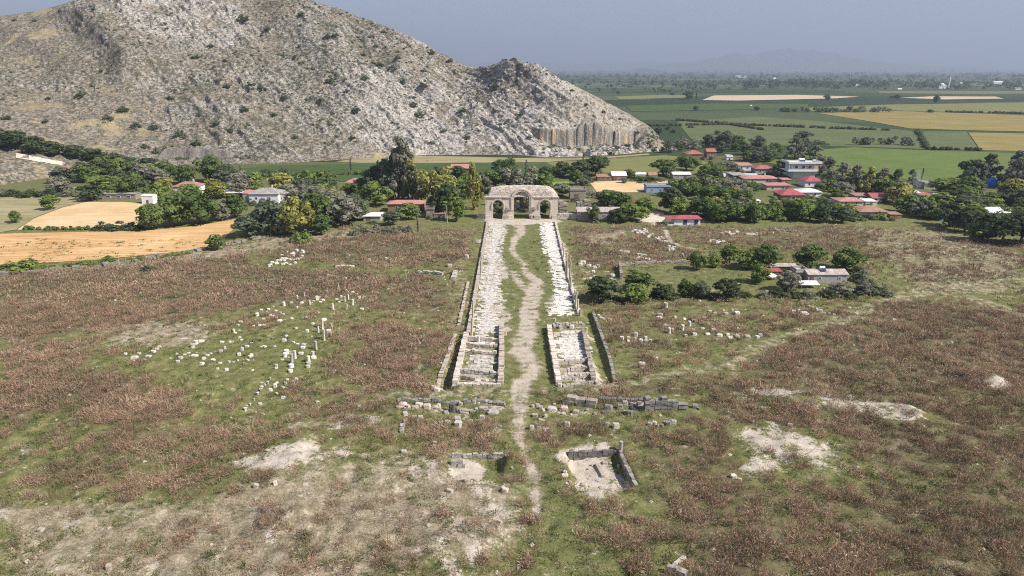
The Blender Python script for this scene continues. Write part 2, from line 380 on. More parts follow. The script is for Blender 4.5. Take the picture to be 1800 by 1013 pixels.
# one sheet out to the horizon, finely divided where the photograph looks closely
gx = np.arange(-250, 250.01, .62); ex = 250*np.power(1.16, np.arange(1, 36)); gx = np.concatenate([-ex[::-1], gx, ex])
gy = np.concatenate([np.array([-3000, -1000, -300, -80, -20, 20, 40, 50]), np.arange(55, 215, .5), np.arange(215, 300, .8), np.arange(300, 420, 2.5), 420*np.power(1.1, np.arange(0, 46))])
GX, GY = np.meshgrid(gx, gy); sh = GX.shape
near = (np.abs(GX) < 260) & (GY > 20) & (GY < 430)
GZ = np.zeros(sh); GZ[near] = height(GX[near], GY[near])
A = np.zeros(sh+(4,)); B = np.zeros(sh+(4,))
w_, d_, y_, l_, p_, t_, c_ = masks(GX[near], GY[near])
A[near] = np.stack([d_, p_, l_, y_], 1); B[near] = np.stack([w_, t_, np.zeros_like(w_), np.ones_like(w_)], 1)
B[..., 2] = smooth(300, 420, GY)
V = np.stack([GX, GY, GZ], -1).reshape(-1, 3)
idx = np.arange(sh[0]*sh[1]).reshape(sh)
Fq = np.stack([idx[:-1, :-1], idx[:-1, 1:], idx[1:, 1:], idx[1:, :-1]], -1).reshape(-1, 4)
def ground_material():
    t = NT('field_ground'); v = t.co('World'); a = t.n('ShaderNodeAttribute', attribute_name='mask_a'); b = t.n('ShaderNodeAttribute', attribute_name='mask_b')
    sa = t.n('ShaderNodeSeparateColor'); t.put(sa.inputs[0], a.outputs['Color']); sb = t.n('ShaderNodeSeparateColor'); t.put(sb.inputs[0], b.outputs['Color'])
    n1 = t.noise(v, .09, 5, .6); n2 = t.noise(v, .55, 6, .65); n3 = t.noise(v, 2.6, 5, .7); n4 = t.noise(t.map(v, (1, 1, 1), (0, 0, .4)), 8, 3, .7)
    mixn = t.math('ADD', t.math('MULTIPLY', n2, .55), t.math('MULTIPLY', n3, .45))
    base = t.ramp(mixn, [(.32, (.04, .052, .017)), (.46, (.11, .122, .04)), (.58, (.2, .178, .085)), (.72, (.31, .25, .15))])
    green = t.ramp(mixn, [(.3, (.055, .066, .023)), (.5, (.13, .139, .052)), (.7, (.225, .21, .1))])
    straw = t.ramp(mixn, [(.3, (.075, .068, .035)), (.43, (.18, .15, .1)), (.55, (.34, .28, .205)), (.7, (.55, .47, .375))])
    earth = t.ramp(mixn, [(.3, (.17, .145, .105)), (.42, (.4, .345, .29)), (.6, (.53, .47, .41)), (.75, (.65, .6, .545))])
    trod = t.ramp(mixn, [(.3, (.23, .19, .145)), (.48, (.4, .335, .275)), (.7, (.54, .475, .4))])
    litter = t.ramp(mixn, [(.3, (.05, .048, .024)), (.48, (.115, .098, .055)), (.7, (.22, .17, .11))])
    def m(mask, n, k=.9, a=.22, b=.74): return t.rng(t.math('ADD', mask, t.math('MULTIPLY', t.math('SUBTRACT', n, .5), k)), a, b)
    edge = t.math('ADD', t.math('MULTIPLY', n2, .6), t.math('MULTIPLY', n3, .4))
    c = base
    c = t.mix(t.math('MULTIPLY', m(sa.outputs[2], edge, 1.6), .85), c, green)
    c = t.mix(t.math('MULTIPLY', m(sb.outputs[0], edge, 1.4), .88), c, litter)
    c = t.mix(t.math('MULTIPLY', m(a.outputs['Alpha'], edge, 1.8), .85), c, straw)
    c = t.mix(t.math('MULTIPLY', m(sb.outputs[1], edge, 1.8), .75), c, t.mix(t.rng(n2, .35, .65), green, straw))
    n5 = t.noise(v, .28, 4, .6); e2 = t.math('ADD', t.math('MULTIPLY', edge, .5), t.math('MULTIPLY', n5, .5))
    c = t.mix(t.math('MULTIPLY', m(t.math('MULTIPLY', sa.outputs[0], .57), t.math('ADD', t.math('MULTIPLY', e2, .75), t.math('MULTIPLY', n4, .25)), 4.6, .36, .62), .9), c, earth)
    c = t.mix(t.math('MULTIPLY', m(t.math('MULTIPLY', sa.outputs[1], .7), e2, 3.2), .95), c, trod)
    # the farmed plain: long strips of different greens
    vs = t.map(v, (.0016, .006, 1), (0, 0, .12))
    cell = t.n('ShaderNodeTexVoronoi', feature='F1', distance='CHEBYCHEV'); t.put(cell.inputs['Vector'], vs); cell.inputs['Scale'].default_value = 1.0
    sc = t.n('ShaderNodeSeparateColor'); t.put(sc.inputs[0], cell.outputs['Color'])
    plain = t.ramp(t.math('ADD', t.math('MULTIPLY', sc.outputs[0], .85), t.math('MULTIPLY', n1, .2)), [(.12, (.021, .038, .017)), (.45, (.037, .058, .025)), (.75, (.064, .08, .034)), (.97, (.15, .13, .06))])
    c = t.mix(sb.outputs[2], c, plain)
    h = t.math('ADD', t.math('MULTIPLY', n3, .5), t.math('MULTIPLY', n4, .5))
    return t.done(t.bsdf(c, .95, t.bump(h, .8, .3), .1))
me = mesh_np('ground', V, Fq, 4, True, None, {'mask_a': A.reshape(-1, 4), 'mask_b': B.reshape(-1, 4)})
me.materials.append(ground_material()); tag(link('ground', me), kind='structure')
# ------------------------------------------------------------------ the rocky hill
CREST = [(-260, 45, 690), (-150, 48, 690), (0, 28, 690), (60, 20, 695), (130, 3, 705), (230, -30, 720), (340, -45, 730), (430, -36, 722), (540, 0, 700), (600, 17, 690), (640, 35, 680), (700, 55, 665), (750, 80, 650),
         (790, 102, 635), (815, 118, 622), (840, 121, 612), (868, 114, 595), (886, 109, 587), (920, 116, 580), (950, 126, 575), (1000, 147, 568), (1050, 172, 562), (1100, 200, 556), (1140, 222, 550), (1165, 245, 545), (1186, 258, 541), (1206, 266, 540)]
BASE = [(-260, 335), (0, 326), (100, 310), (200, 300), (300, 292), (420, 289), (500, 287), (620, 280), (750, 273), (900, 272), (960, 277), (1060, 274), (1130, 268), (1206, 265)]
nu, nv, nb = 1000, 330, 46
U = np.linspace(-260, 1206, nu)
cpx = np.array(CREST, float); bpx = np.array(BASE, float)
cpy = np.interp(U, cpx[:, 0], cpx[:, 1]); cY = np.interp(U, cpx[:, 0], cpx[:, 2])
def sm(a, k):
    ker = np.hanning(k+2)[1:-1]; ker /= ker.sum(); return np.convolve(np.pad(a, k//2, mode='edge'), ker, 'valid')[:len(a)]
cpy = sm(cpy, 17); cY = sm(cY, 41); bpy_ = sm(np.interp(U, bpx[:, 0], bpx[:, 1]), 21)
cZ = np.array([z_at(p, y) for p, y in zip(cpy, cY)]); cZ = np.maximum(cZ, .3)*(1-smooth(1150, 1206, U)*.9)-.3*smooth(1190, 1206, U)
cX = (U-900)/F*(cY*CP-(cZ-CAMH)*SP)
bX, bY = np.array([ground(u, p) for u, p in zip(U, bpy_)]).T
vv = np.concatenate([np.linspace(0, 1, nv)**1.0, 1+np.linspace(0.02, 1, nb)])
UU, VV = np.meshgrid(U, vv)
vin = np.clip(VV, 0, 1); vo = np.clip(VV-1, 0, 1)
HX = bX+(cX-bX)*vin; HY = bY+(cY-bY)*vin
rx = cX/np.hypot(cX, cY); ry = cY/np.hypot(cX, cY)
back = 6+254*smooth(2, 45, cZ)
HX = HX+rx*vo*back; HY = HY+ry*vo*back
prof = .12*smooth(0, .06, vin)*0+vin**1.12
# quarry faces cut into the foot: a stony bench, then an upright face where the slope was cut back
def bell(u, a, b, c, d): return smooth(a, b, u)*(1-smooth(c, d, u))
dist_in = vin*np.hypot(cX-bX, cY-bY)
base_h = cZ*prof
tops = [(915, 262), (935, 252), (960, 245), (985, 239), (1002, 236), (1014, 226), (1026, 218), (1044, 216), (1062, 223), (1082, 231), (1102, 242), (1122, 257), (1135, 266)]
cut_y = np.interp(U, [q[0] for q in tops], [q[1] for q in tops])+1.6*np.sin(U/4.1)
dc = 31.0+1.5*(vnoise(np.floor(U/7.3), U*0, 5)-.5)+1.6*(vnoise(np.floor(U/17.0+.4), U*0, 6)-.5)+.5*np.sin(U/3.7)
cutz = np.array([z_at(p, y+31) for p, y in zip(cut_y, bY)])
w1 = bell(U, 905, 985, 1112, 1142)
left_y = np.interp(U, [275, 290, 330, 400, 430], [276, 263, 262, 266, 284]); cutl = np.array([z_at(p, y+14) for p, y in zip(left_y, bY)])
w2 = bell(U, 272, 288, 405, 432); w_cut = np.maximum(w1, w2); dcut = np.where(U > 600, dc, 14+.8*np.sin(U/5.0)); ctop = np.where(U > 600, cutz, cutl)
bench = 3.2*smooth(0, 1, dist_in/dcut)
face = smooth(0, 1.5, dist_in-dcut)
with_cut = bench*(1-face)+np.maximum(base_h, ctop+.12*(dist_in-dcut))*face
HZ = base_h*(1-w_cut)+with_cut*w_cut
# behind the crest the hill falls away
HZ = HZ*(1-vo**1.6)
fade = (1-w_cut*smooth(-8, -2, dist_in-dcut)*(1-smooth(3, 14, dist_in-dcut)))*smooth(0, .05, vin)*(1-.65*smooth(.9, 1, vin))*(1-.5*vo)*smooth(0, 22, cZ)
# spurs: one flank steep and turned from the sun, the other gentle
def spur(pts, left, right, amp):
    pts = sorted(pts, key=lambda p: p[1]); vs = [p[1] for p in pts]; us = [p[0] for p in pts]
    d = UU-np.interp(VV, vs, us); on = smooth(vs[0]-.12, vs[0], VV)*(1-smooth(vs[-1], vs[-1]+.15, VV))
    return amp*on*np.exp(-np.where(d < 0, (d/left)**2, (d/right)**2))
spfade = fade*(1-.9*smooth(.82, 1, VV))*(1-w_cut*(1-smooth(8, 26, dist_in-dcut)))
HZ = HZ+spfade*(spur([(884, .98), (935, .82), (1000, .62), (1065, .42), (1085, .25)], 34, 95, 11)+spur([(125, .86), (160, .72), (195, .58), (222, .46)], 26, 110, 13)
     + spur([(470, .97), (520, .8), (560, .62), (640, .42)], 40, 90, 7)+spur([(20, .82), (60, .7), (120, .55)], 30, 120, 6)+spur([(640, .97), (700, .7), (770, .5)], 30, 70, 5))
# strata leaning to the lower right, broken rock on the surface
sx = HX*.8+HZ*.9+HY*.25; sy = -HX*.45+HY*.6+HZ*.3
wob = 6*(fbm(HX/30, HY/30, 5, 3)-.5)
grass = np.clip(bell(UU, -400, -300, 70, 160)*smooth(.45, .7, VV)*.9+bell(UU, -400, -300, 200, 330)*(1-smooth(.25, .5, VV))*.9
        + bell(UU, 985, 1020, 1130, 1170)*smooth(.25, .4, VV)*.6+bell(UU, 540, 600, 660, 700)*(1-smooth(.02, .06, VV)), 0, 1)
pale = np.clip(bell(UU, 560, 680, 900, 960)*(1-smooth(.45, .75, VV))*.9+bell(UU, 170, 240, 400, 470)*bell(VV, .5, .6, .85, .95)*.7+bell(UU, 690, 760, 1160, 1200)*.5+w_cut*(UU > 600)*.5, 0, 1)
rocky = smooth(.40, .62, fbm(HX/26+3, HY/22, 41, 4)*.7+.3*fbm(HX/7, HY/7, 44, 3)+.12*pale+.01)*(1-.8*grass)
rocky = np.clip(rocky+.25*pale, 0, 1)
HZ = HZ+fade*(5*(ridged(HX/60, HY/40+1.7, 61, 3)-.45)+rocky*(3.4*(ridged((sx+wob)/20, sy/30, 71, 3)-.35)+1.5*(ridged(sx/7, sy/10, 81, 3)-.4)+1.5*(vnoise(sx/2.4, sy/2.8, 91)-.5)) + (1-rocky)*(1.6*(fbm(HX/6, HY/6, 95, 3)-.5)))
# overlapping slabs leaning down to the right: each a gentle back and a steep broken face
def slabs(L, k, sd):
    q = (sx+14*(fbm(HX/40, HY/40, sd, 3)-.5)+5*(fbm(HX/9, HZ/9, sd+4, 2)-.5))/L; c = np.floor(q); f = q-c
    a = _hash(c, np.floor((sy+6*vnoise(HX/15, HY/15, sd+7))/(L*k)), sd+9)
    return (1-f)**1.3*smooth(0, .1, f)*(.25+.75*a)
HZ = HZ+fade*(.25+.75*rocky)*(1-.7*grass)*(3.1*slabs(15, 1.9, 301)+1.9*slabs(6.5, 1.6, 331))
# step-like ledges across the middle left of the slope
HZ = HZ+fade*bell(UU, 120, 220, 480, 580)*bell(VV, .15, .25, .5, .62)*1.8*np.abs(((HZ+3*fbm(HX/25, HY/25, 12, 3))/6.5) % 1-.5)
HX = HX+fade*rocky*1.6*(fbm(HY/5, HZ/5, 101, 2)-.5)
# the small stony rise at the left foot, in front of the hill
kn = 5.5*np.exp(-((UU+20)/95)**2)*np.exp(-((VV-.05)/.07)**2); HZ = HZ+kn*(.7+.6*ridged(HX/9, HY/9, 111, 3))
HZ = np.where(VV <= 0, -.4, HZ)
HZ[-1] = -1
cliff = np.clip(w_cut*smooth(-1.0, -.2, dist_in-dcut)*(1-smooth(1.6, 2.6, dist_in-dcut)), 0, 1)
hidx = np.arange(HX.size).reshape(HX.shape)
Fh = np.stack([hidx[:-1, :-1], hidx[:-1, 1:], hidx[1:, 1:], hidx[1:, :-1]], -1).reshape(-1, 4)
def hill_material():
    t = NT('limestone_hillside'); v = t.co('World'); cl = t.attr('cliff'); pa = t.attr('pale'); gr = t.attr('grass'); ro = t.attr('rocky')
    vs = t.map(v, (1, .5, .8), (0, .7, .25))
    n1 = t.noise(v, .05, 5, .6); n2 = t.noise(vs, .22, 7, .68, .6); n3 = t.noise(vs, .9, 5, .7); n4 = t.noise(v, .45, 5, .65)
    cr = t.voro(vs, .42, 'DISTANCE_TO_EDGE'); crack = t.rng(cr, .0, .09)
    rock = t.ramp(t.math('ADD', t.math('ADD', t.math('MULTIPLY', n2, .5), t.math('MULTIPLY', n3, .5)), t.math('MULTIPLY', pa, .09)), [(.32, (.12, .108, .097)), (.45, (.24, .216, .196)), (.57, (.355, .323, .296)), (.74, (.49, .452, .415))])
    soil = t.ramp(t.math('ADD', t.math('MULTIPLY', n4, .6), t.math('MULTIPLY', n3, .4)), [(.32, (.085, .075, .062)), (.45, (.185, .158, .128)), (.56, (.285, .242, .194)), (.7, (.4, .342, .272))])
    scrub = t.ramp(n3, [(.35, (.04, .042, .027)), (.65, (.095, .092, .062))])
    f = t.rng(t.math('ADD', t.math('ADD', t.math('MULTIPLY', n2, .8), t.math('MULTIPLY', ro, .42)), t.math('ADD', t.math('MULTIPLY', n1, .25), t.math('MULTIPLY', n3, .2))), .76, .98)
    f = t.math('MULTIPLY', f, t.math('SUBTRACT', 1.0, t.math('MULTIPLY', gr, .75)))
    c = t.mix(f, soil, rock)
    c = t.mix(t.math('MULTIPLY', t.math('MULTIPLY', t.math('SUBTRACT', 1.0, crack), f), .55), c, (.1, .092, .07))
    sp = t.rng(t.math('SUBTRACT', t.math('ADD', t.noise(t.map(v, (1, 1, 1.5)), .4, 5, .72), t.math('MULTIPLY', n1, .3)), t.math('MULTIPLY', pa, .05)), .6, .69); c = t.mix(t.math('MULTIPLY', sp, .85), c, scrub)
    sp2 = t.rng(t.math('SUBTRACT', t.noise(t.map(v, (1, 1, 1.3), (.3, 0, .5)), .95, 3, .7), t.math('MULTIPLY', pa, .06)), .57, .64); c = t.mix(t.math('MULTIPLY', sp2, .6), c, scrub)
    yl = t.math('MULTIPLY', t.rng(n1, .5, .62), t.math('MULTIPLY', gr, .6)); c = t.mix(yl, c, (.4, .32, .185))
    vc = t.map(v, (.35, .12, .03)); s1 = t.noise(vc, 1.0, 4, .6, .8); s2 = t.math('ADD', t.math('MULTIPLY', t.noise(t.map(v, (.8, .3, .07)), 1.0, 5, .65, .6), .7), t.math('MULTIPLY', n3, .3))
    face = t.ramp(s2, [(.34, (.085, .08, .076)), (.48, (.2, .182, .165)), (.6, (.33, .295, .255)), (.72, (.42, .37, .31))])
    face = t.mix(t.math('MULTIPLY', t.rng(s1, .54, .62), t.rng(pa, .2, .45)), face, (.5, .33, .18))
    face = t.mix(t.rng(pa, .1, .4, .6, 0), face, (.11, .1, .092))
    c = t.mix(t.rng(cl, .3, .7), c, face)
    h = t.math('ADD', t.math('ADD', n2, n3), t.math('MULTIPLY', crack, .4))
    return t.done(t.bsdf(c, .95, t.bump(h, .7, .8), .1))
me = mesh_np('hill', np.stack([HX, HY, HZ], -1).reshape(-1, 3), Fh, 4, True, {'cliff': cliff, 'grass': grass, 'rocky': rocky, 'pale': pale})
me.materials.append(hill_material()); tag(link('hill', me), kind='structure')
hp = project(HX[:nv], HY[:nv], HZ[:nv]); HB = {}
_hx = hp[0].ravel(); _hy = hp[1].ravel(); _hv = np.stack([HX[:nv], HY[:nv], HZ[:nv]], -1).reshape(-1, 3)
def on_hill(px, py):
    i = int(np.argmin((_hx-px)**2+(_hy-py)**2+.0004*_hv[:, 1])); return tuple(_hv[i])

# ------------------------------------------------------------------ far mountains
def mountain(pts, dist, seed, depth=2500):
    n = 260; us = np.linspace(pts[0][0], pts[-1][0], n); py = np.interp(us, [p[0] for p in pts], [p[1] for p in pts])
    py = 121-(121-py)*(1+.25*(ridged(us/38, us*0, seed, 4)-.5)); rows = np.linspace(-1, 1, 31); X = []; 
    zc = np.array([max(1., z_at(p, dist)) for p in py]); xc = (us-900)/F*(dist*CP)
    for r in rows:
        f = (1-abs(r))**1.25; yy = dist+depth*r; z = zc*f*(1+.3*(ridged(xc/900, yy/900+xc*0, seed+3, 4)-.5)*(abs(r) > .02)) - 6*(abs(r) > .99)
        X.append(np.stack([xc*(1+.0*r), np.full(n, yy), z], -1))
    X = np.array(X); ii = np.arange(X.shape[0]*n).reshape(-1, n)
    f = np.stack([ii[:-1, :-1], ii[:-1, 1:], ii[1:, 1:], ii[1:, :-1]], -1).reshape(-1, 4)
    m = mesh_np('mountains', X.reshape(-1, 3), f, 4, True); m.materials.append(MOUNT); tag(link('mountains', m), kind='structure')
t = NT('far_mountain_slope'); MOUNT = t.done(t.bsdf(t.ramp(t.noise(t.co('World'), .002, 6, .6), [(.35, (.1, .11, .11)), (.65, (.12, .13, .13))]), .95, None, .1))
mountain([(1130, 118), (1200, 110), (1240, 105), (1262, 100), (1278, 95), (1290, 91), (1302, 94), (1325, 95), (1345, 89), (1370, 85), (1400, 85), (1440, 89), (1475, 95), (1510, 103), (1560, 110), (1640, 116), (1720, 119)], 15000, 3, 2500)
mountain([(780, 116), (830, 112), (880, 108), (930, 110), (990, 113), (1060, 112), (1120, 109), (1180, 108), (1230, 113), (1300, 118)], 18000, 9, 2500)

# ------------------------------------------------------------------ fields, each a sheet laid on the ground
def field_mat(name, c0, c1, c2, ang, k=1.0):
    t = NT(name); v = t.co('World'); q = t.map(v, (.06*k, 1.6*k, 1), (0, 0, ang)); n = t.noise(q, 1.0, 4, .6, .3); n2 = t.noise(v, .035, 4, .6); n3 = t.noise(v, .8, 4, .7)
    s = t.math('ADD', t.math('ADD', t.math('MULTIPLY', n, .7), t.math('MULTIPLY', n2, .25)), t.math('MULTIPLY', n3, .2))
    c = t.ramp(s, [(.45, c0), (.575, c1), (.7, c2)]); return t.done(t.bsdf(c, .95, t.bump(n, .3, .15), .1))
M['wheat'] = field_mat('ripe_stubble', (.34, .19, .08), (.48, .295, .135), (.6, .43, .235), .12)
M['wheat2'] = field_mat('cut_stubble', (.38, .25, .12), (.52, .37, .2), (.62, .48, .3), -.5)
M['pasture'] = field_mat('dry_pasture', (.15, .145, .07), (.25, .22, .12), (.36, .3, .18), .1, .5)
M['crop'] = field_mat('green_crop', (0.065, 0.1, 0.022), (0.096, 0.134, 0.035), (0.131, 0.161, 0.05), .02)
M['crop_dark'] = field_mat('dark_green_crop', (0.03, 0.057, 0.017), (0.05, 0.081, 0.025), (0.077, 0.103, 0.038), .05)
M['crop_pale'] = field_mat('pale_green_crop', (0.1, 0.115, 0.038), (0.146, 0.153, 0.057), (0.193, 0.18, 0.077), .04)
M['crop_grey'] = field_mat('greyish_green_crop', (0.065, 0.085, 0.035), (0.093, 0.111, 0.046), (0.119, 0.131, 0.062), .03, .4)
M['crop_yellow'] = field_mat('yellowing_crop', (0.138, 0.124, 0.041), (0.208, 0.169, 0.058), (0.277, 0.208, 0.076), .05, .4)
M['lawn'] = field_mat('bright_green_plot', (.1, .19, .02), (.16, .28, .03), (.2, .33, .05), .05)
M['tan_far'] = field_mat('pale_bare_field', (0.36, 0.27, 0.18), (0.45, 0.342, 0.234), (0.504, 0.396, 0.288), .02, .3)
def field(name, mat, pix, z=.12):
    P = [ground(px, py, z) for px, py in pix]; me = bpy.data.meshes.new(name)
    me.from_pydata([(x, y, z) for x, y in P], [], [tuple(range(len(P)))]); me.update()
    if me.polygons[0].normal.z < 0: me.flip_normals()
    tag(link(name, me, None, M[mat]), kind='structure')
field('wheat_field', 'wheat', [(-120, 418), (0, 411), (130, 408), (250, 406), (330, 399), (400, 388), (455, 376), (450, 382), (428, 384), (415, 398), (378, 434), (300, 444), (180, 456), (60, 463), (-120, 470)])
field('wheat_field', 'wheat2', [(30, 404), (60, 384), (110, 365), (152, 355), (215, 355), (252, 358), (250, 378), (240, 396), (165, 401)], .13)
field('pasture', 'pasture', [(-120, 338), (0, 338), (110, 343), (170, 352), (150, 355), (110, 364), (60, 383), (28, 404), (0, 408), (-120, 412)])
field('green_field', 'crop_dark', [(420, 297), (470, 291), (640, 288), (840, 287), (960, 287), (1000, 290), (960, 306), (700, 306), (640, 318), (520, 322), (440, 310)])
field('green_field', 'crop_pale', [(960, 286), (1060, 280), (1170, 273), (1230, 280), (1260, 295), (1240, 306), (1150, 306), (1000, 303)], .14)
field('dry_field', 'pasture', [(590, 284), (640, 277), (760, 274), (960, 279), (1060, 278), (960, 285), (840, 286), (640, 287)], .15)
field('wheat_field', 'wheat2', [(1036, 320), (1110, 317), (1190, 318), (1216, 322), (1160, 330), (1120, 338), (1050, 339)])
field('green_plot', 'lawn', [(970, 320), (1000, 319), (1002, 331), (975, 333)])
field('green_field', 'crop', [(1330, 282), (1440, 263), (1500, 259), (1640, 265), (1745, 268), (1830, 272), (1830, 318), (1560, 318), (1420, 300)])
field('green_field', 'crop_grey', [(1190, 214), (1330, 205), (1440, 213), (1555, 226), (1612, 231), (1625, 262), (1500, 258), (1300, 255), (1215, 245)], .2)
field('green_field', 'crop_grey', [(1614, 231), (1698, 231), (1722, 264), (1628, 262)], .22)
field('yellow_field', 'crop_yellow', [(1702, 233), (1820, 235), (1860, 268), (1724, 264)], .22)
field('yellow_field', 'crop_yellow', [(1438, 199), (1560, 195), (1700, 199), (1830, 204), (1830, 232), (1700, 229), (1600, 226), (1520, 212)], .3)
field('green_field', 'crop_pale', [(1400, 190), (1560, 184), (1830, 180), (1830, 198), (1700, 198), (1560, 194), (1440, 197)], .3)
field('bare_field', 'tan_far', [(1234, 176), (1255, 168), (1400, 167), (1510, 170), (1470, 173), (1300, 177)], .5)
field('bare_field', 'tan_far', [(1582, 172), (1640, 169.5), (1750, 170), (1765, 173.5), (1660, 175)], .5)
field('green_field', 'crop_dark', [(1100, 186), (1250, 182), (1420, 183), (1420, 190), (1240, 194), (1110, 196)], .4)
field('yellow_field', 'crop_pale', [(1080, 170), (1160, 167), (1230, 168), (1200, 172), (1090, 175)], .5)
# tracks and yards
field('dirt_road', 'pasture', [(940, 282), (1060, 276), (1140, 270), (1142, 272), (1060, 279)], .2)
M['yard'] = plain_mat('pale_dusty_yard', (.5, .43, .35), .95, .2, .6)
field('dirt_road', 'yard', [(1118, 386), (1128, 378), (1150, 371), (1166, 374), (1170, 384), (1160, 392), (1136, 391)], .1)
field('dirt_road', 'yard', [(1276, 309), (1284, 302), (1290, 318), (1304, 330), (1292, 330), (1282, 322)], .12)

# the pale dirt road climbing at the left foot of the hill
vs = []; n = 14
for i in range(n+1):
    f = i/n
    for e in (-1, 1):
        a = on_hill(28+82*f, 274+15*f+e*(4.5-1.5*f)); vs.append((a[0], a[1], a[2]+.35))
me = bpy.data.meshes.new('dirt_road'); me.from_pydata(vs, [], [(2*i, 2*i+2, 2*i+3, 2*i+1) for i in range(n)]); me.update()
if me.polygons[0].normal.z < 0: me.flip_normals()
tag(link('dirt_road', me, None, M['yard']), kind='structure')
# ------------------------------------------------------------------ foliage
def leaf_mat(name, c0, c1, c2):
    t = NT(name); a = t.attr('tint'); n = t.math('ADD', t.math('MULTIPLY', a, .7), t.math('MULTIPLY', t.obj_random(), .3))
    c = t.ramp(n, [(.1, c0), (.5, c1), (.92, c2)])
    d = t.bsdf(c, .75, None, .15); tr = t.n('ShaderNodeBsdfTranslucent'); t.put(tr.inputs[0], c)
    mx = t.n('ShaderNodeMixShader'); mx.inputs[0].default_value = .4; t.t.links.new(d, mx.inputs[1]); t.t.links.new(tr.outputs[0], mx.inputs[2])
    return t.done(mx.outputs[0])
LEAF = {
 'broad': leaf_mat('dark_green_leaves', (0.063, 0.099, 0.031), (0.114, 0.166, 0.05), (0.207, 0.253, 0.078)),
 'bright': leaf_mat('fresh_green_leaves', (0.104, 0.154, 0.037), (0.178, 0.244, 0.06), (0.292, 0.332, 0.098)),
 'olive': leaf_mat('grey_green_leaves', (0.135, 0.145, 0.098), (0.229, 0.226, 0.168), (0.353, 0.324, 0.257)),
 'yellow': leaf_mat('yellow_green_leaves', (0.158, 0.172, 0.045), (0.292, 0.287, 0.078), (0.477, 0.432, 0.145)),
 'dark': leaf_mat('blackish_green_leaves', (0.046, 0.065, 0.031), (0.079, 0.108, 0.045), (0.135, 0.162, 0.072)),
 'bluish': leaf_mat('dull_green_leaves', (0.072, 0.099, 0.06), (0.114, 0.145, 0.089), (0.178, 0.198, 0.123)),
}
def leaves_np(blobs, count, size, seed, flat=.74):
    """leaf quads spread over the skins of many lumps; returns V, faces, tint"""
    g = np.random.default_rng(seed); bl = np.array(blobs); w = bl[:, 3]**2; w /= w.sum()
    k = g.choice(len(bl), count, p=w); d = g.normal(size=(count, 3)); d[:, 2] += .35; d /= np.linalg.norm(d, axis=1)[:, None]
    rad = bl[k, 3]*(.72+.36*g.random(count)); ctr = bl[k, :3]+d*rad[:, None]*np.array([1, 1, .85])
    nrm = d*flat+g.normal(size=(count, 3))*.5*(1-flat)*1.6; nrm /= np.linalg.norm(nrm, axis=1)[:, None]
    up = np.where(np.abs(nrm[:, 2:3]) < .9, [[0, 0, 1.]], [[1., 0, 0]]); a = np.cross(up, nrm); a /= np.linalg.norm(a, axis=1)[:, None]; b = np.cross(nrm, a)
    r = g.random(count)*6.283; a, b = a*np.cos(r)[:, None]+b*np.sin(r)[:, None], b*np.cos(r)[:, None]-a*np.sin(r)[:, None]
    s = (size*(.6+.8*g.random(count)))[:, None]
    V = np.stack([ctr-a*s*.5-b*s*.12, ctr+b*s*.5*.8-a*.1*s, ctr+a*s*.55, ctr-b*s*.42], 1).reshape(-1, 3)
    bt = g.random(len(bl)); tint = np.repeat(np.clip(.5*bt[k]+.5*g.random(count), 0, 1), 4)
    return V, np.arange(count*4).reshape(-1, 4), tint
def crown_blobs(kind, seed):
    g = random.Random(seed); B = []
    if kind == 'round':
        for i in range(34):
            a = g.uniform(0, 6.28); z = g.uniform(-.85, 1); r = math.sqrt(max(0, 1-z*z))*g.uniform(.55, 1.0)
            B.append((.5*.78*r*math.cos(a), .5*.78*r*math.sin(a), .5+.4*z*.88, g.uniform(.09, .17)))
        B += [(0, 0, .5, .24), (.08, 0, .3, .2)]
    elif kind == 'wide':
        for i in range(46):
            a = g.uniform(0, 6.28); q = math.sqrt(g.random()); z = g.uniform(.24, .78)+(1-q)*.16
            B.append((.42*q*math.cos(a), .42*q*math.sin(a), z, g.uniform(.075, .14)))
    elif kind == 'tall':
        for i in range(60):
            z = g.uniform(.1, .96); a = g.uniform(0, 6.28); r = .38*math.sin(min(1, (1.03-z)*1.35)*math.pi/2)*g.uniform(.2, 1.0)
            B.append((r*math.cos(a), r*math.sin(a), z, g.uniform(.045, .1)))
    elif kind == 'slim':
        for i in range(30):
            z = .1+.86*i/30; r = .1*math.sin(math.pi*min(1, (1.04-z)*1.1+.05))*g.uniform(.2, 1); a = g.uniform(0, 6.28)
            B.append((r*math.cos(a), r*math.sin(a), z, g.uniform(.05, .085)*(1.15-.6*z)))
    elif kind == 'bush':
        for i in range(22):
            a = g.uniform(0, 6.28); q = math.sqrt(g.random()); z = .12+g.random()*(1-q*q)*.68
            B.append((.42*q*math.cos(a), .42*q*math.sin(a), z, g.uniform(.1, .18)))
    return B
def trunk_mesh(kind, seed):
    g = random.Random(seed); m = MB(); top = {'round': .5, 'wide': .5, 'tall': .8, 'slim': .5, 'bush': .25}[kind]; r0 = {'round': .035, 'wide': .035, 'tall': .03, 'slim': .022, 'bush': .02}[kind]
    p = Vector((0, 0, 0)); q = Vector((g.uniform(-.03, .03), g.uniform(-.03, .03), top*.45)); m.tube(p, q, r0, r0*.72, 7)
    e = Vector((g.uniform(-.05, .05), g.uniform(-.05, .05), top)); m.tube(q, e, r0*.7, r0*.35, 6)
    for i in range(5):
        a = g.uniform(0, 6.28); L = {'round': .28, 'wide': .34, 'tall': .16, 'slim': .06, 'bush': .25}[kind]; s = q.lerp(e, g.uniform(0, .9))
        m.tube(s, s+Vector((math.cos(a)*L, math.sin(a)*L, L*g.uniform(.4, .9))), r0*.42, r0*.12, 5)
    return m.mesh('trunk', M['bark'], True)
CROWN = {}; TRUNK = {}
LC = {'round': (1500, .085), 'wide': (1700, .075), 'tall': (1900, .06), 'slim': (900, .05), 'bush': (800, .095)}
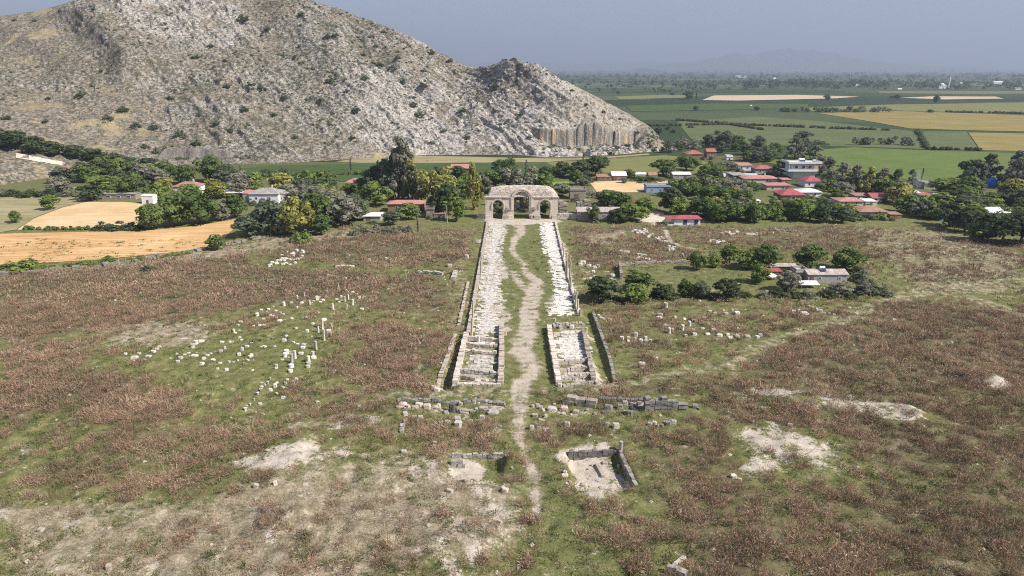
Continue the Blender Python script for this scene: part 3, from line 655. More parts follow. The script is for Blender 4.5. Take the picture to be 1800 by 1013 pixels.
def crown_mesh(kind, leaf, var):
    key = (kind, leaf, var)
    if key not in CROWN:
        n, s = LC[kind]; sd = (hash_s(kind)+var*31) % 9999
        V, Fc, tn = leaves_np(crown_blobs(kind, sd), n, s, sd+5); me = mesh_np('crown', V, Fc, 4, False, {'tint': tn}); me.materials.append(LEAF[leaf]); CROWN[key] = me
    if (kind, var) not in TRUNK: TRUNK[(kind, var)] = trunk_mesh(kind, hash_s(kind)+var)
    return CROWN[key], TRUNK[(kind, var)]
def hash_s(s): return sum(ord(c)*(i+7) for i, c in enumerate(s))
SHAPE_WORD = {'round': 'rounded', 'wide': 'spreading', 'tall': 'tall', 'slim': 'slender', 'bush': 'low'}
LEAF_WORD = {'broad': 'dark green', 'bright': 'fresh green', 'olive': 'grey-green', 'yellow': 'yellowish green', 'dark': 'blackish green', 'bluish': 'dull green'}
PENDING = []      # things whose labels are settled once all landmarks are known: (object, px, py, adjective, noun, group)
LANDMARK = []     # (px, py, phrase)
def tree(px, py, w, h, shape='round', leaf='broad', group='village trees', z=None, name=None, noun=None, xyz=None):
    if xyz is None:
        x, y = ground(px, py); zz = H(x, y) if y < 300 else 0.0
    else: x, y, zz = xyz
    k = ppm(x, y, zz); W = w/k; Hh = max(z_at(py-h, y)-z_at(py, y), .5); v = rnd.randrange(4)
    cm, tm = crown_mesh(shape, leaf, v)
    if name is None: name = 'bush' if shape == 'bush' else 'tree'
    o = empty(name, (x, y, zz-.05), rnd.uniform(0, 6.28), (W/.92, W/.92, Hh))
    if w*h > 60 and shape != 'bush':
        link('trunk', tm, o)
    link('crown', cm, o)
    o['category'] = 'bush' if shape == 'bush' else 'tree'; o['group'] = group; o['kind'] = 'thing'
    size = '' if shape == 'tall' else ('small ' if h < 20 and shape != 'bush' else 'big ' if h > 42 else '')
    PENDING.append((o, px, py, f"{size}{SHAPE_WORD[shape]} {LEAF_WORD[leaf]}", noun or ('bush' if shape == 'bush' else 'tree'), group))
    return o
def hedge(pix, h, thick, leaf, label, n=9, seed=1, cat='hedge', name='hedge', leafsize=.6):
    """pix: line of photo pixels; h, thick in metres"""
    P = [ground(*p) for p in pix]; B = []; g = random.Random(seed)
    for (ax, ay), (bx, by) in zip(P[:-1], P[1:]):
        L = math.hypot(bx-ax, by-ay); m = max(2, int(L/thick*n/4))
        for i in range(m):
            t = g.random(); hh = h*g.uniform(.55, 1.1); r = thick*g.uniform(.3, .6)
            B.append((ax+(bx-ax)*t+g.uniform(-.4, .4)*thick, ay+(by-ay)*t+g.uniform(-.4, .4)*thick, max(r*.5, hh-r), r))
    cx, cy = P[0]; B = [(a-cx, b-cy, c, d) for a, b, c, d in B]
    V, Fc, tn = leaves_np(B, min(14000, int(len(B)*60)), leafsize, seed); me = mesh_np('foliage', V, Fc, 4, False, {'tint': tn})
    o = link(name, me, None, LEAF[leaf], (cx, cy, 0)); tag(o, label, cat); return o
# ------------------------------------------------------------------ the triple gate
GX0, GY0 = ground(917, 385); GK = ppm(GX0, GY0)
def gz(py, dy=0.0): return z_at(py, GY0+dy)
def gate():
    t = NT('gate_ashlar'); v = t.co('Object'); br = t.n('ShaderNodeTexBrick'); t.put(br.inputs['Vector'], t.map(v, (1, 1, 1), (R(90), 0, 0)))
    br.inputs['Scale'].default_value = 1.0; br.inputs['Brick Width'].default_value = 1.3; br.inputs['Row Height'].default_value = .62; br.inputs['Mortar Size'].default_value = .03
    br.inputs['Color1'].default_value = (.6, .525, .45, 1); br.inputs['Color2'].default_value = (.53, .46, .39, 1); br.inputs['Mortar'].default_value = (.3, .25, .21, 1)
    n = t.noise(v, .7, 6, .65); n2 = t.noise(t.map(v, (1.4, 1.4, .3)), .8, 5, .6)
    c = t.mix(t.rng(n, .42, .62, 0, .75), br.outputs['Color'], (.58, .5, .42)); c = t.mix(t.rng(n2, .55, .68, 0, .65), c, (.24, .195, .16))
    ash = t.done(t.bsdf(c, .9, t.bump(t.math('ADD', br.outputs['Fac'], t.math('MULTIPLY', n, -1.5)), -.5, .1), .15))
    t = NT('gate_roof_rubble'); v = t.co('Object'); vo = t.n('ShaderNodeTexVoronoi'); t.put(vo.inputs['Vector'], t.map(v, (1, 1.6, 2.2))); vo.inputs['Scale'].default_value = 1.5
    n = t.noise(v, .8, 6, .7); sc = t.n('ShaderNodeSeparateColor'); t.put(sc.inputs[0], vo.outputs['Color'])
    c = t.ramp(t.math('ADD', t.math('MULTIPLY', n, .7), t.math('MULTIPLY', sc.outputs[0], .3)), [(.3, (.24, .2, .17)), (.5, (.42, .36, .31)), (.68, (.6, .53, .465))])
    rub = t.done(t.bsdf(c, .95, t.bump(t.math('SUBTRACT', n, vo.outputs['Distance']), .8, .2), .1))
    root = empty('monumental_gate', (GX0, GY0, 0)); tag(root, 'pale stone ruined gate with three arches at the head of the colonnaded street', 'gate')
    D = 5.2; zc = gz(346.5)
    arches = [((903.5-917)/GK, (930.5-917)/GK, gz(336.8)), ((866.5-917)/GK, (884-917)/GK, gz(352.6)), ((949-917)/GK, (966-917)/GK, gz(352.2))]
    XL, XR = (853.5-917)/GK, (980.5-917)/GK
    xs = {XL, XR, -4.35, 4.35}
    for a, b, zt in arches:
        for i in range(19): xs.add((a+b)/2-(b-a)/2*math.cos(math.pi*i/18))
    for i in range(15): xs.add(-4.35*math.cos(math.pi*i/14))
    for i in range(30): xs.add(XL+(XR-XL)*i/29.0)
    xs = sorted(xs)
    def bottom(x, side):
        for a, b, zt in arches:
            if a-1e-6 <= x <= b+1e-6:
                if (side > 0 and x > b-1e-6) or (side < 0 and x < a+1e-6): continue
                r = (b-a)/2; q = (x-(a+b)/2)/r; return zt-r+r*math.sqrt(max(0, 1-q*q))
        return 0.0
    zsp = arches[0][2]-(arches[0][1]-arches[0][0])/2
    def top(x):
        z = zc
        if abs(x) < 4.35: z = max(z, zsp+math.sqrt(max(0, 4.35**2-x*x))-.02)
        return z
    m = MB()
    for a, b in zip(xs[:-1], xs[1:]):
        if b-a < 1e-5: continue
        b0, b1 = bottom(a, 1), bottom(b, -1); t0, t1 = top(a), top(b)
        m.add([(a, 0, b0), (b, 0, b1), (b, 0, t1), (a, 0, t0), (a, D, b0), (b, D, b1), (b, D, t1), (a, D, t0)], [(0, 1, 2, 3), (5, 4, 7, 6), (0, 4, 5, 1), (3, 2, 6, 7), (0, 3, 7, 4), (1, 5, 6, 2)])
    m.build('wall', ash, root)
    # the stripped vault that once carried the attic
    prof = [(853.5, 345.5), (858, 341), (861, 334), (864, 330.5), (870, 329), (876, 328), (887, 327), (900, 326.5), (917, 326), (935, 326.3), (950, 326.8), (960, 327.6), (967, 329.5), (972, 333), (976, 337.5), (980.3, 344)]
    nx, nt = 90, 16; vs = []; X = np.linspace(XL+.05, XR-.05, nx)
    rz_ = np.array([max(zc+.15, gz(np.interp(917+x*GK, [p[0] for p in prof], [p[1] for p in prof]), 2.0)) for x in X])
    for j in range(nt+1):
        f = j/nt
        for i, x in enumerate(X):
            y = .25+f*(D-.5); arc = min(1, math.sin(math.pi*min(.5, f*1.25)))**.8 if f < .4 else (1 if f < .62 else math.cos((f-.62)/.38*1.3))
            z = zc-.1+(rz_[i]-zc+.1)*arc
            if 0 < j < nt: z += (.3*float(vnoise(x*1.7, y*2.3, 5))-.15)*(1 if arc > .1 else .2)
            vs.append((x, y, z))
    fs = [(j*nx+i, j*nx+i+1, (j+1)*nx+i+1, (j+1)*nx+i) for j in range(nt) for i in range(nx-1)]
    fs += [tuple(j*nx for j in range(nt, -1, -1)), tuple(j*nx+nx-1 for j in range(nt+1))]
    r = MB().add(vs, fs).build('roof', rub, root)
    for s in (-1, 1):
        m = MB(); x0, x1 = (XL-.35, -4.4) if s < 0 else (4.4, XR+.35)
        for k, (dz, o) in enumerate(((-.75, .14), (-.45, .28), (-.15, .45))):
            n = 7
            for i in range(n):
                a = x0+(x1-x0)*i/n; b = x0+(x1-x0)*(i+1)/n-.03; oo = o*rnd.uniform(.7, 1.05); m.box(((a+b)/2, -oo/2+.2, zc+dz+.13), (b-a, oo+.4, .26*rnd.uniform(.85, 1)), 0, .02)
        m.build('cornice', ash, root)
    for a, b, zt in arches:
        rr = (b-a)/2; band = 1.15 if rr > 2.5 else .62; c = (a+b)/2; zs = zt-rr; m = MB(); n = 20
        for (r0, r1, o) in ((rr+.03, rr+band*.55, .16), (rr+band*.55, rr+band, .3)):
            ang = [math.pi*i/n for i in range(n+1)]; P = [(-1, zs*.55 if rr > 2.5 else zs*.8)]+[None]*0
            for i in range(n):
                q = []
                for y in (-o, .1):
                    for tt, rad in ((ang[i], r0), (ang[i+1], r0), (ang[i+1], r1), (ang[i], r1)): q.append((c+rad*math.cos(tt), y, zs+rad*math.sin(tt)))
                m.add(q, [(0, 3, 2, 1), (4, 5, 6, 7), (0, 1, 5, 4), (1, 2, 6, 5), (2, 3, 7, 6), (3, 0, 4, 7)])
            for s in (-1, 1): m.box((c+s*(r0+r1)/2, (.1-o)/2, zs*(.72 if rr > 2.5 else .85)), (r1-r0, o+.1, zs*(.56 if rr > 2.5 else .3)))
        m.build('archivolt', ash, root)
    for px in (893.5, 937.5):
        m = MB(); x = (px-917)/GK; z = gz(368); m.box((x, -.35, z), (1.9, .7, .3), 0, .04); m.box((x, -.28, z-.35), (1.4, .55, .4), 0, .04); m.box((x, -.2, z+.5), (1.2, .4, .7), 0, .05); m.build('corbel', M['grey_stone'], root)
    for x, w in ((XL+1.0, 2.0), (-6.5, 2.6), (6.3, 2.6), (XR-1.2, 2.2), (-4.5, 1.6), (4.5, 1.6)):
        m = MB(); m.box((x, -.28, .75), (w, .5, 1.5), 0, .05); m.box((x, -.42, .22), (w+.35, .8, .45), 0, .04); m.build('plinth', M['pale_stone'], root)
    return root
gate()
LANDMARK.append((917, 385, 'the three-arched stone gate'))

# ------------------------------------------------------------------ ruined walls laid as courses of stones
def ruin_wall(pix, h, thick, mat, label, name='ruined_wall', jag=.25, bl=.72, ch=.38, cat='ruined wall', tops=None, sink=0.0, rough=.11, base=None):
    P = [ground(p[0], p[1]) for p in pix]; ox, oy = P[0]; oz = base if base is not None else H(ox, oy)-sink; m = MB(); tot = sum(math.hypot(b[0]-a[0], b[1]-a[1]) for a, b in zip(P[:-1], P[1:])); run = 0
    for (ax, ay), (bx, by) in zip(P[:-1], P[1:]):
        L = math.hypot(bx-ax, by-ay); ang = math.atan2(by-ay, bx-ax); n = max(1, int(L/bl)); hh = h
        for i in range(n):
            f = (run+L*(i+.5)/n)/tot
            top = (np.interp(f, [q[0] for q in tops], [q[1] for q in tops]) if tops else h)*(1-jag*rnd.random()**2)
            k = max(1, round(top/ch)); cx = ax+(bx-ax)*(i+.5)/n; cy = ay+(by-ay)*(i+.5)/n; g = 0 if base is not None else H(cx, cy)-sink-oz
            for c in range(k):
                s = rnd.uniform(-.12, .12)*bl
                m.box((cx-ox+s*math.cos(ang), cy-oy+s*math.sin(ang), g+top*(c+.5)/k-.04), (L/n*rnd.uniform(.9, 1.04), thick*rnd.uniform(.85, 1.08), top/k*1.02+.04), ang+rnd.uniform(-.03, .03), rough*rnd.random()+.01)
        run += L
    o = m.build(name, M[mat], None, (ox, oy, oz)); return tag(o, label, cat)
# --- long walls of the street
ruin_wall([(857.5, 390), (851, 430), (842, 480), (832, 540), (823, 590)], .95, .9, 'pale_stone', 'long straight low wall of pale stone edging the left paving of the street', jag=.12, bl=1.6)
ruin_wall([(976, 391), (984, 425), (995, 470), (1007, 515), (1017, 553)], .8, .8, 'pink_stone', 'long low brownish wall edging the right paving of the street', jag=.3, bl=1.4)
ruin_wall([(820, 590), (811, 628), (800, 678)], 1.20, 1.1, 'pink_stone', 'outer left wall of the left row of roofless shop rooms', jag=.3)
ruin_wall([(881, 575), (882, 620), (881, 655), (880, 678)], 1.28, 1.1, 'pale_stone', 'inner wall of the left shop rooms along the footpath', jag=.35)
for i, (a, b, h, mt, lb) in enumerate([((824, 598), (879, 601), 1.2, 'pink_stone', 'far cross wall of the left shop rooms with a column stub against it'), ((820, 608), (874, 612), 1.1, 'pink_stone', 'second cross wall counted from the far end of the left shop rooms'),
        ((817, 620), (872, 624), 1.2, 'pale_stone', 'low cross wall just behind the white floor of the left shop rooms'), ((811, 656), (880, 661), 1.4, 'grey_stone', 'dark cross wall in front of the white floor of the left shop rooms'),
        ((808, 666), (836, 669), 1.2, 'pink_stone', 'short cross wall at the near left corner of the left shop rooms'), ((803, 677), (880, 679), .7, 'pale_stone', 'nearest low end wall of the left shop rooms beside the track')]):
    ruin_wall([a, b], h*.78, .75, mt, lb, jag=.3)
ruin_wall([(965, 578), (968, 600), (974, 635), (982, 677)], 1.44, 1.1, 'pale_stone', 'inner wall of the right shop rooms facing the footpath', jag=.35)
ruin_wall([(1026, 588), (1032, 615), (1043, 672)], 1.28, 1.0, 'pink_stone', 'outer wall of the right shop rooms beside the trench', jag=.45)
for a, b, h, mt, lb in [((972, 575), (1028, 574), 1.5, 'pink_stone', 'far end wall of the right shop rooms built of upright blocks'), ((973, 590), (1030, 587), 1.0, 'pale_stone', 'second cross wall from the far end of the right shop rooms'),
        ((980, 643), (1034, 637), 1.4, 'pink_stone', 'cross wall behind the nearest rooms of the right shop row'), ((983, 655), (1036, 651), 1.3, 'pink_stone', 'middle cross wall with a wavy top in the right shop rooms'),
        ((986, 670), (1042, 664), 1.6, 'pink_stone', 'tall dark cross wall near the front of the right shop rooms'), ((990, 680), (1046, 673), .6, 'grey_stone', 'low nearest end wall of the right shop rooms')]:
    ruin_wall([a, b], h*.78, .75, mt, lb, jag=.35)
ruin_wall([(1042, 547), (1058, 590), (1072, 630), (1082, 668)], .5, .7, 'grey_stone', 'low dark stone kerb along the outer edge of the right trench', jag=.5)
ruin_wall([(800, 588), (788, 625), (776, 655), (769, 682)], .4, .9, 'pale_stone', 'low pale stone edge along the outside of the left trench', jag=.6)
ruin_wall([(823, 497), (818, 520), (812, 548), (806, 575)], .6, .7, 'pale_stone', 'broken low wall parallel to the left colonnade wall', jag=.7)
ruin_wall([(838, 385), (853, 385)], 2.4, 1.0, 'rubble_wall', 'short rubble wall joining the left side of the gate', jag=.1)
ruin_wall([(981, 385), (1000, 385), (1014, 386)], 2.4, 1.0, 'pale_stone', 'pale low wall joining the right side of the gate', jag=.06)
ruin_wall([(982, 382), (997, 382)], 7.2, 4.0, 'rubble_wall', 'tall ruined masonry pier standing right beside the gate', tops=[(0, 7.2), (.5, 7.6), (1, 5)], cat='ruined pier', name='ruined_pier', bl=1.3, ch=.8)
ruin_wall([(1013, 376), (1038, 376)], 7, 3.5, 'rubble_wall', 'broad ruined masonry stump topped with weeds behind the long low building', tops=[(0, 3), (.2, 6.5), (.6, 6.8), (.8, 6.9), (1, 6)], cat='ruined pier', name='ruined_pier', bl=1.3, ch=.8)
# --- wall remains along the wheat field, left
ruin_wall([(-80, 487), (60, 479), (180, 468), (300, 449), (345, 442), (430, 424), (476, 414)], .8, 2.2, 'grey_stone', 'long tumbled grey stone wall between the wheat field and the brown weeds', jag=.95, bl=1.8, rough=.3, ch=.6)
# --- other wall scraps
ruin_wall([(735, 480), (758, 481), (778, 484)], 1.0, .9, 'white_stone', 'low white wall scrap among brown weeds left of the colonnade', jag=.5)
ruin_wall([(796, 492), (801, 480)], .9, 1.2, 'white_stone', 'short white wall stub beside the left colonnade ruins', jag=.2)
ruin_wall([(590, 470), (622, 470)], .7, 1.0, 'pale_stone', 'short low row of stones in the upper left brown weeds', jag=.5)
ruin_wall([(1088, 468), (1150, 463), (1225, 461)], .9, .7, 'rubble_wall', 'low dry stone wall along the far side of the orchard lawn', jag=.5)
ruin_wall([(1089, 470), (1092, 492)], 2.0, .8, 'rubble_wall', 'short dark wall at the left end of the orchard lawn', jag=.3)
ruin_wall([(1280, 404), (1345, 405), (1420, 409)], .5, .8, 'grey_stone', 'low dark line of stones in front of the village trees on the right', jag=.7)
# --- the dark foreground walls
ruin_wall([(1131, 725), (1150, 724), (1170, 724), (1190, 724), (1206, 724)], 3, 1.1, 'dark_stone', 'dark stepped masonry wall, the tallest in the near right ruins', tops=[(0, 2.5), (.14, 2.6), (.16, 1.9), (.36, 1.9), (.38, 2.6), (.48, 2.5), (.5, 2.0), (.66, 1.9), (.7, 2.1), (.85, 2.0), (.88, 1.3), (1, 1.2)], jag=.08, bl=.85)
ruin_wall([(995, 712), (1048, 719)], 1.5, 1.3, 'pink_stone', 'long pinkish wall of big blocks in the near right ruins', jag=.15, bl=1.8, ch=.8)
ruin_wall([(1052, 706), (1100, 709), (1130, 711)], .7, .8, 'dark_stone', 'low dark wall joining the stepped wall in the right ruins', jag=.4)
ruin_wall([(700, 710), (745, 709), (800, 709), (860, 710), (888, 713)], .7, .8, 'dark_stone', 'low dark back wall of the near left ruins', jag=.6)
ruin_wall([(702, 722), (760, 721), (820, 722), (880, 724)], .4, .8, 'pale_stone', 'low pale stone kerb in front of the near left back wall', jag=.8)
ruin_wall([(999, 793), (1050, 791), (1088, 790)], 1.6, .5, 'dark_stone', 'dark back retaining wall of the right excavated pit', jag=.12, ch=.4, bl=.7, base=-1.55)
ruin_wall([(1090, 791), (1103, 820), (1119, 852)], 1.6, .6, 'grey_stone', 'dark side retaining wall of the right excavated pit', jag=.2, ch=.4, bl=.7, base=-1.5)
ruin_wall([(786, 798), (830, 797), (884, 796)], 1.15, .5, 'grey_stone', 'overgrown back wall of the left excavated pit', jag=.3, ch=.4, bl=.7, base=-1.1)
ruin_wall([(793, 812), (814, 811)], 1.3, .9, 'grey_stone', 'short stub of grey wall inside the left excavated pit', jag=.1)
ruin_wall([(1174, 1008), (1190, 1013), (1207, 1020)], 1.05, .7, 'grey_stone', 'stone wall corner jutting from the weeds at the bottom edge of the picture', jag=.08, bl=1.0, ch=.6)
ruin_wall([(1183, 1001), (1195, 988), (1203, 982)], .35, .5, 'grey_stone', 'short low wall arm running back from the stone corner at the bottom edge', jag=.3, bl=.8)

# ------------------------------------------------------------------ broken marble paving
def paving(pix, name, size, keep, seed, mat, label=None):
    P = [ground(*p) for p in pix]; g = random.Random(seed); m = MB(); ox, oy = P[0]
    x0 = min(p[0] for p in P); x1 = max(p[0] for p in P); y0 = min(p[1] for p in P); y1 = max(p[1] for p in P)
    yy = y0
    while yy < y1:
        xx = x0+g.uniform(-.5, 0); hgt = size*g.uniform(.6, 1.1)
        while xx < x1:
            w = size*g.uniform(.6, 1.7); cx, cy = xx+w/2, yy+hgt/2
            sd = float(poly_sd(np.array([cx]), np.array([cy]), P)[0]); q = float(fbm(np.array([cx/5.]), np.array([cy/5.]), seed, 2)[0])
            if sd < .5 and g.random() < keep*(1.3 if sd < -1.4 else .55)*(1 if size > .87 or sd < -2.2 else smooth(.08, .28, q)*1.1):
                hh = .06+.06*g.random(); m.box((cx-ox, cy-oy, .03+hh/2+max(-.3, H(cx, cy))), (w*.95, hgt*.93, hh), g.uniform(-.05, .05), .05)
            xx += w
        yy += hgt
    o = m.build(name, mat, None, (ox, oy, 0)); o['kind'] = 'structure'; return o
M['paving'] = stone_mat('broken_white_paving', (.24, .21, .17), (.56, .53, .485), (.7, .67, .625), 1.1, .6, True)
paving([(860, 392), (886, 392), (888, 405), (880, 440), (876, 500), (880, 520), (874, 560), (882, 590), (832, 592), (848, 500)], 'paving', .85, 1.0, 3, M['paving'])
paving([(950, 392), (974, 392), (990, 450), (1014, 552), (966, 556), (978, 520), (972, 470), (956, 440)], 'paving', .85, 1.0, 4, M['paving'])
paving([(826, 626), (868, 626), (870, 652), (824, 652)], 'paving', .9, .97, 5, M['paving'])
paving([(972, 592), (1028, 590), (1040, 636), (980, 640)], 'paving', .9, .97, 6, M['paving'])
paving([(836, 668), (878, 668), (878, 677), (836, 677)], 'paving', .9, .97, 7, M['paving'])
paving([(986, 658), (1036, 655), (1038, 662), (988, 666)], 'paving', .9, .97, 8, M['paving'])
paving([(826, 602), (872, 604), (874, 609), (824, 606)], 'paving', .9, .8, 9, M['paving'])

# ------------------------------------------------------------------ loose stones, drums and columns: every one an object
def block_mesh(seed):
    g = random.Random(seed); bm_v = []; m = MB()
    r = g.uniform(.06, .14); prof = [(-.5, .5-r*.4), (-.5+r, .5), (.5-r, .5), (.5, .5-r)]
    vs = []; n = 4; lv = []
    for z, s in ((0, 1.0), (.72, g.uniform(.92, 1)), (1.0, g.uniform(.7, .88))):
        ring = []
        for (x, y) in ((-1, -.7), (-.7, -1), (.7, -1), (1, -.7), (1, .7), (.7, 1), (-.7, 1), (-1, .7)):
            ring.append((x*.5*s*g.uniform(.84, 1.1), y*.5*s*g.uniform(.84, 1.1), z+g.uniform(-.09, .09)*(z > 0)))
        vs += ring
    fs = [(k*8+i, k*8+(i+1) % 8, k*8+8+(i+1) % 8, k*8+8+i) for k in range(2) for i in range(8)]+[tuple(range(16, 24)), tuple(range(7, -1, -1))]
    return m.add(vs, fs)
SM = {}
def stone_mesh(kind, mat, v):
    k = (kind, mat, v)
    if k not in SM:
        if kind == 'block': me = block_mesh(v*13+5).mesh('stone', M[mat])
        elif kind == 'drum': me = MB().lathe([(.49, 0), (.5, .08), (.47, .5), (.49, .92), (.42, 1.0)], 12, jit=.05).mesh('drum', M[mat])
        elif kind == 'column': me = MB().lathe([(.5, 0), (.5, .04), (.44, .07), (.43, .5), (.40, .93), (.44, .95), (.42, 1.0)], 14, jit=.035).mesh('column', M[mat])
        elif kind == 'capital': me = MB().lathe([(.3, 0), (.33, .35), (.42, .6), (.5, .85), (.5, .95), (.38, 1.0)], 8, jit=.08).mesh('capital', M[mat])
        SM[k] = me
    return SM[k]
HEAPS = []
NOUN = {'block': ('stone_block', 'stone block', 'stone'), 'drum': ('column_drum', 'column drum', 'column drum'), 'column': ('stone_column', 'stone column', 'column'), 'capital': ('carved_capital', 'carved stone stub', 'stone')}
STONES = []
MASS = ('heap', 'slab pile', 'slope below', 'line of stones', 'far edge', 'far right corner')
def stone(px, py, w, h, where, group, kind='block', mat='white_stone', adj=None, d=None):
    x, y = ground(px, py); z = H(x, y); k = ppm(x, y, z); W = max(.27, w/k*.9); Hh = max(.2, (h/k)*(.82 if kind in 'blockcapital' else 1.03))
    if kind == 'block': dd = d or W*rnd.uniform(.55, .95); dd = min(dd, 1.6)
    else: dd = W
    if kind == 'block': Hh = min(Hh, W*1.6) if h < 1.5*w else Hh
    o = link(NOUN[kind][0], stone_mesh(kind, mat, rnd.randrange(5)))
    o.location = (x, y+dd*.4, H(x, y+dd*.4)-.06); o.scale = (W, dd, Hh); o.rotation_euler = (rnd.uniform(-.05, .05), rnd.uniform(-.05, .05), rnd.uniform(-.35, .35))
    if kind == 'block' and any(q in where for q in MASS): HEAPS.append(o); return o
    o['category'] = NOUN[kind][2]; o['group'] = group; o['kind'] = 'thing'
    if adj is None:
        big = W*Hh if kind != 'capital' else .8; adj = ('large ' if big > 1.3 else 'small ' if big < .42 else '')+('long low ' if W > 2.1*Hh and W > 1.0 else 'upright ' if Hh > 1.15*W and kind == 'block' else '')+{'white_stone': 'white', 'pale_stone': 'pale', 'grey_stone': 'grey', 'dark_stone': 'dark', 'pink_stone': 'pinkish'}[mat]
    STONES.append((o, px, py, adj, NOUN[kind][1], where)); return o
def batch(txt, f, where, group, kind='block', mat='white_stone', dw=18, dh=11):
    for it in txt.split():
        q = [float(c) for c in it.split(',')]; px, py, s = f(q[0], q[1]); w = (q[2] if len(q) > 2 else dw)/s; h = (q[3] if len(q) > 3 else dh)/s
        stone(px, py, w, h, where, group, kind, mat)
fL = lambda a, b: (200+a/3.166, 420+b/3.166, 3.166)
GL = 'marble fragments laid out in the field left of the street'
batch('1160,500,16,58 1213,502,13,36 1138,520,13,34 1170,568,16,62 1125,614,19,50', fL, 'by the track-side end of the left field', 'standing columns in the left field', 'column')
batch('990,692,22,52 1008,667,20,48', fL, 'standing as a close pair in the left field', 'standing columns in the left field', 'column')
batch('1083,692,24,34 1285,352,16,32 1305,337,12,28 1328,367,18,32 1218,387,14,32 1295,390,15,32 1090,367,14,26 1060,322,10,24', fL, 'in the left field, beyond the tall columns', 'standing columns in the left field', 'column')
batch('958,640,32,24 950,664,28,24 985,722,34,18 980,740,32,14 1105,647,22,24 1080,703,30,12 1078,720,28,12 435,614,30,24 455,592,26,22 945,372,20,22 795,427,24,18', fL, 'on the short grass of the left field', GL, 'drum')
batch('870,780,10,20 855,800,16,22 840,815,14,20 822,837,22,20 815,852,20,18 800,872,18,16 780,892,12,16 757,917,12,22 738,927,18,18 728,945,20,30', fL, 'in the curving row of the left field', 'curving row of stone stubs in the left field', 'capital', 'white_stone')
batch('965,787 955,807,18,18 940,825,22,12 905,797 895,822,22,24 870,847,24,20 905,862,16,16 1013,787,20,22 1000,802,14,16 995,817 985,837,16,12 975,857 940,884,30,12 810,912,24,12 833,977,14,8 880,892,12,12', fL, 'beside the curving row of stubs', GL)
batch('1195,525,30,24 1168,452,30,12 945,574,30,20 960,547,20,10 1000,577 1020,582,22,8 1055,592,28,10 1050,609,28,12 1038,639,32,16 935,677,20,8 1110,667,34,16 903,707,22,16 903,720,20,12 1135,412 1105,477,22,10 1075,517,20,20 1013,502,18,10', fL, 'around the tall columns of the left field', GL)
batch('890,599,24,6 830,604,36,6 765,582,16,8 765,657,20,18 755,662 720,694,14,14 740,607,26,16 713,632,18,26 695,652,24,18 690,682,12,10 665,692,14,12 640,692 645,582,16,10 618,617,12,18 600,584,26,10 595,642,24,18 590,697,24,10 625,729,22,16 575,727,18,10 770,727,16,10 745,677 700,562 710,577', fL, 'in the middle of the left field', GL)
batch('485,577,34,14 448,667,46,14 487,700,30,14 500,682,24,14 520,662,24,10 540,647 550,684,24,8 560,692 415,640,20,8 395,654,20,10 370,674,26,16 355,692,24,14', fL, 'in the left half of the left field', GL)
batch('252,614,20,14 240,632,22,12 220,645,32,14 190,670,36,14 170,682,20,10 110,670,44,18 137,642,24,12 65,657,20,14', fL, 'at the far left end of the scatter', GL)
batch('705,472,24,12 690,487,20,10 755,467,22,10 775,487 810,482,20,10 835,487 800,467 668,522,12,20 675,532,20,10 820,397,16,10 852,412,14,18 832,442,18,12 900,402 925,412 885,437 920,462,30,12 990,442 1070,437 985,357 1045,367,22,18 1020,387,12,14 870,425 905,440 940,420 860,395', fL, 'along the far edge of the left field', GL)
batch('1020,332,14,25 1130,342,20,28 1165,347,20,16 1140,330 1185,297,16,12 1290,292,20,14 1265,327,14,14 1255,357,14,12 1350,312 1368,332,18,18 1380,397,24,16 1075,292 1110,350 1150,355 1330,300 1240,340', fL, 'at the far right corner of the left field', GL, 'block', 'pale_stone')
batch('925,247,12,14 985,237,20,10 1190,207,20,12 1260,237,12,16 1290,227,14,18 1320,227,10,14 1355,222,14,14 1400,212,12,14 1310,102,10,20 1420,122,20,12 1515,117,15,16 1530,110', fL, 'among the brown weeds beyond the left field', GL, 'block', 'pale_stone')
for i in range(44):
    while True:
        a = rnd.uniform(835, 1060); b = rnd.uniform(68, 160)
        if 150-(a-835)*.55 < b < 165-max(0, a-960)*.5: break
    px, py, s = fL(a, b); stone(px, py, rnd.uniform(9, 24)/s, rnd.uniform(6, 15)/s, 'in the heap of white stones by the wheat field corner', 'heap of white stones near the wheat field', 'block', rnd.choice(['white_stone', 'white_stone', 'pale_stone']))
fR = lambda a, b: (1000+a/3.0, 380+b/3.0, 3.0)
GR = 'marble fragments laid out in the field right of the street'
batch('600,607,20,30 637,587,20,28 530,617,20,30 512,492,24,30', fR, 'in the right field', 'standing stubs in the right field', 'drum')
batch('480,530,36,20 478,542,34,12 560,542,18,14 610,547,20,10 660,557,26,14 672,562,20,16 715,547,30,16 745,512 770,522,24,12 768,558,16,14 740,577,14,12 830,522,26,14 862,502,12,16 888,524,32,22', fR, 'in the far half of the right field', GR)
batch('655,607,28,12 510,582,24,10 548,602,16,12 705,602,26,10 762,612,30,18 800,594,18,10 890,602,16,20 618,637,20,14 665,634,28,14 732,634,30,12 795,642,34,18 838,634,22,14 850,647,26,14 890,642,34,16 940,634,26,14 945,644,34,16 995,647,24,20 1012,637,24,22', fR, 'in the near half of the right field', GR)
batch('280,654,24,26 314,654,18,24 353,627,26,28 350,652,20,22 380,657,26,18 405,647,20,24 408,657,30,12 430,652 314,662', fR, 'in the clump beside the right trench', GR)
batch('158,527 170,542,20,12 185,547,18,12 222,550,12,12 385,784,42,16 455,762,32,16', fR, 'between the right trench and the footpath track', GR)
batch('1185,512,30,20 1215,497 1245,522,50,16 1308,502,16,22 1330,507,24,20 1350,512 1375,512 1270,482 1400,517 1550,547 1483,487 1720,512,8,20 1660,527,26,8 1720,552,26,10', fR, 'in the right part of the right field', GR)
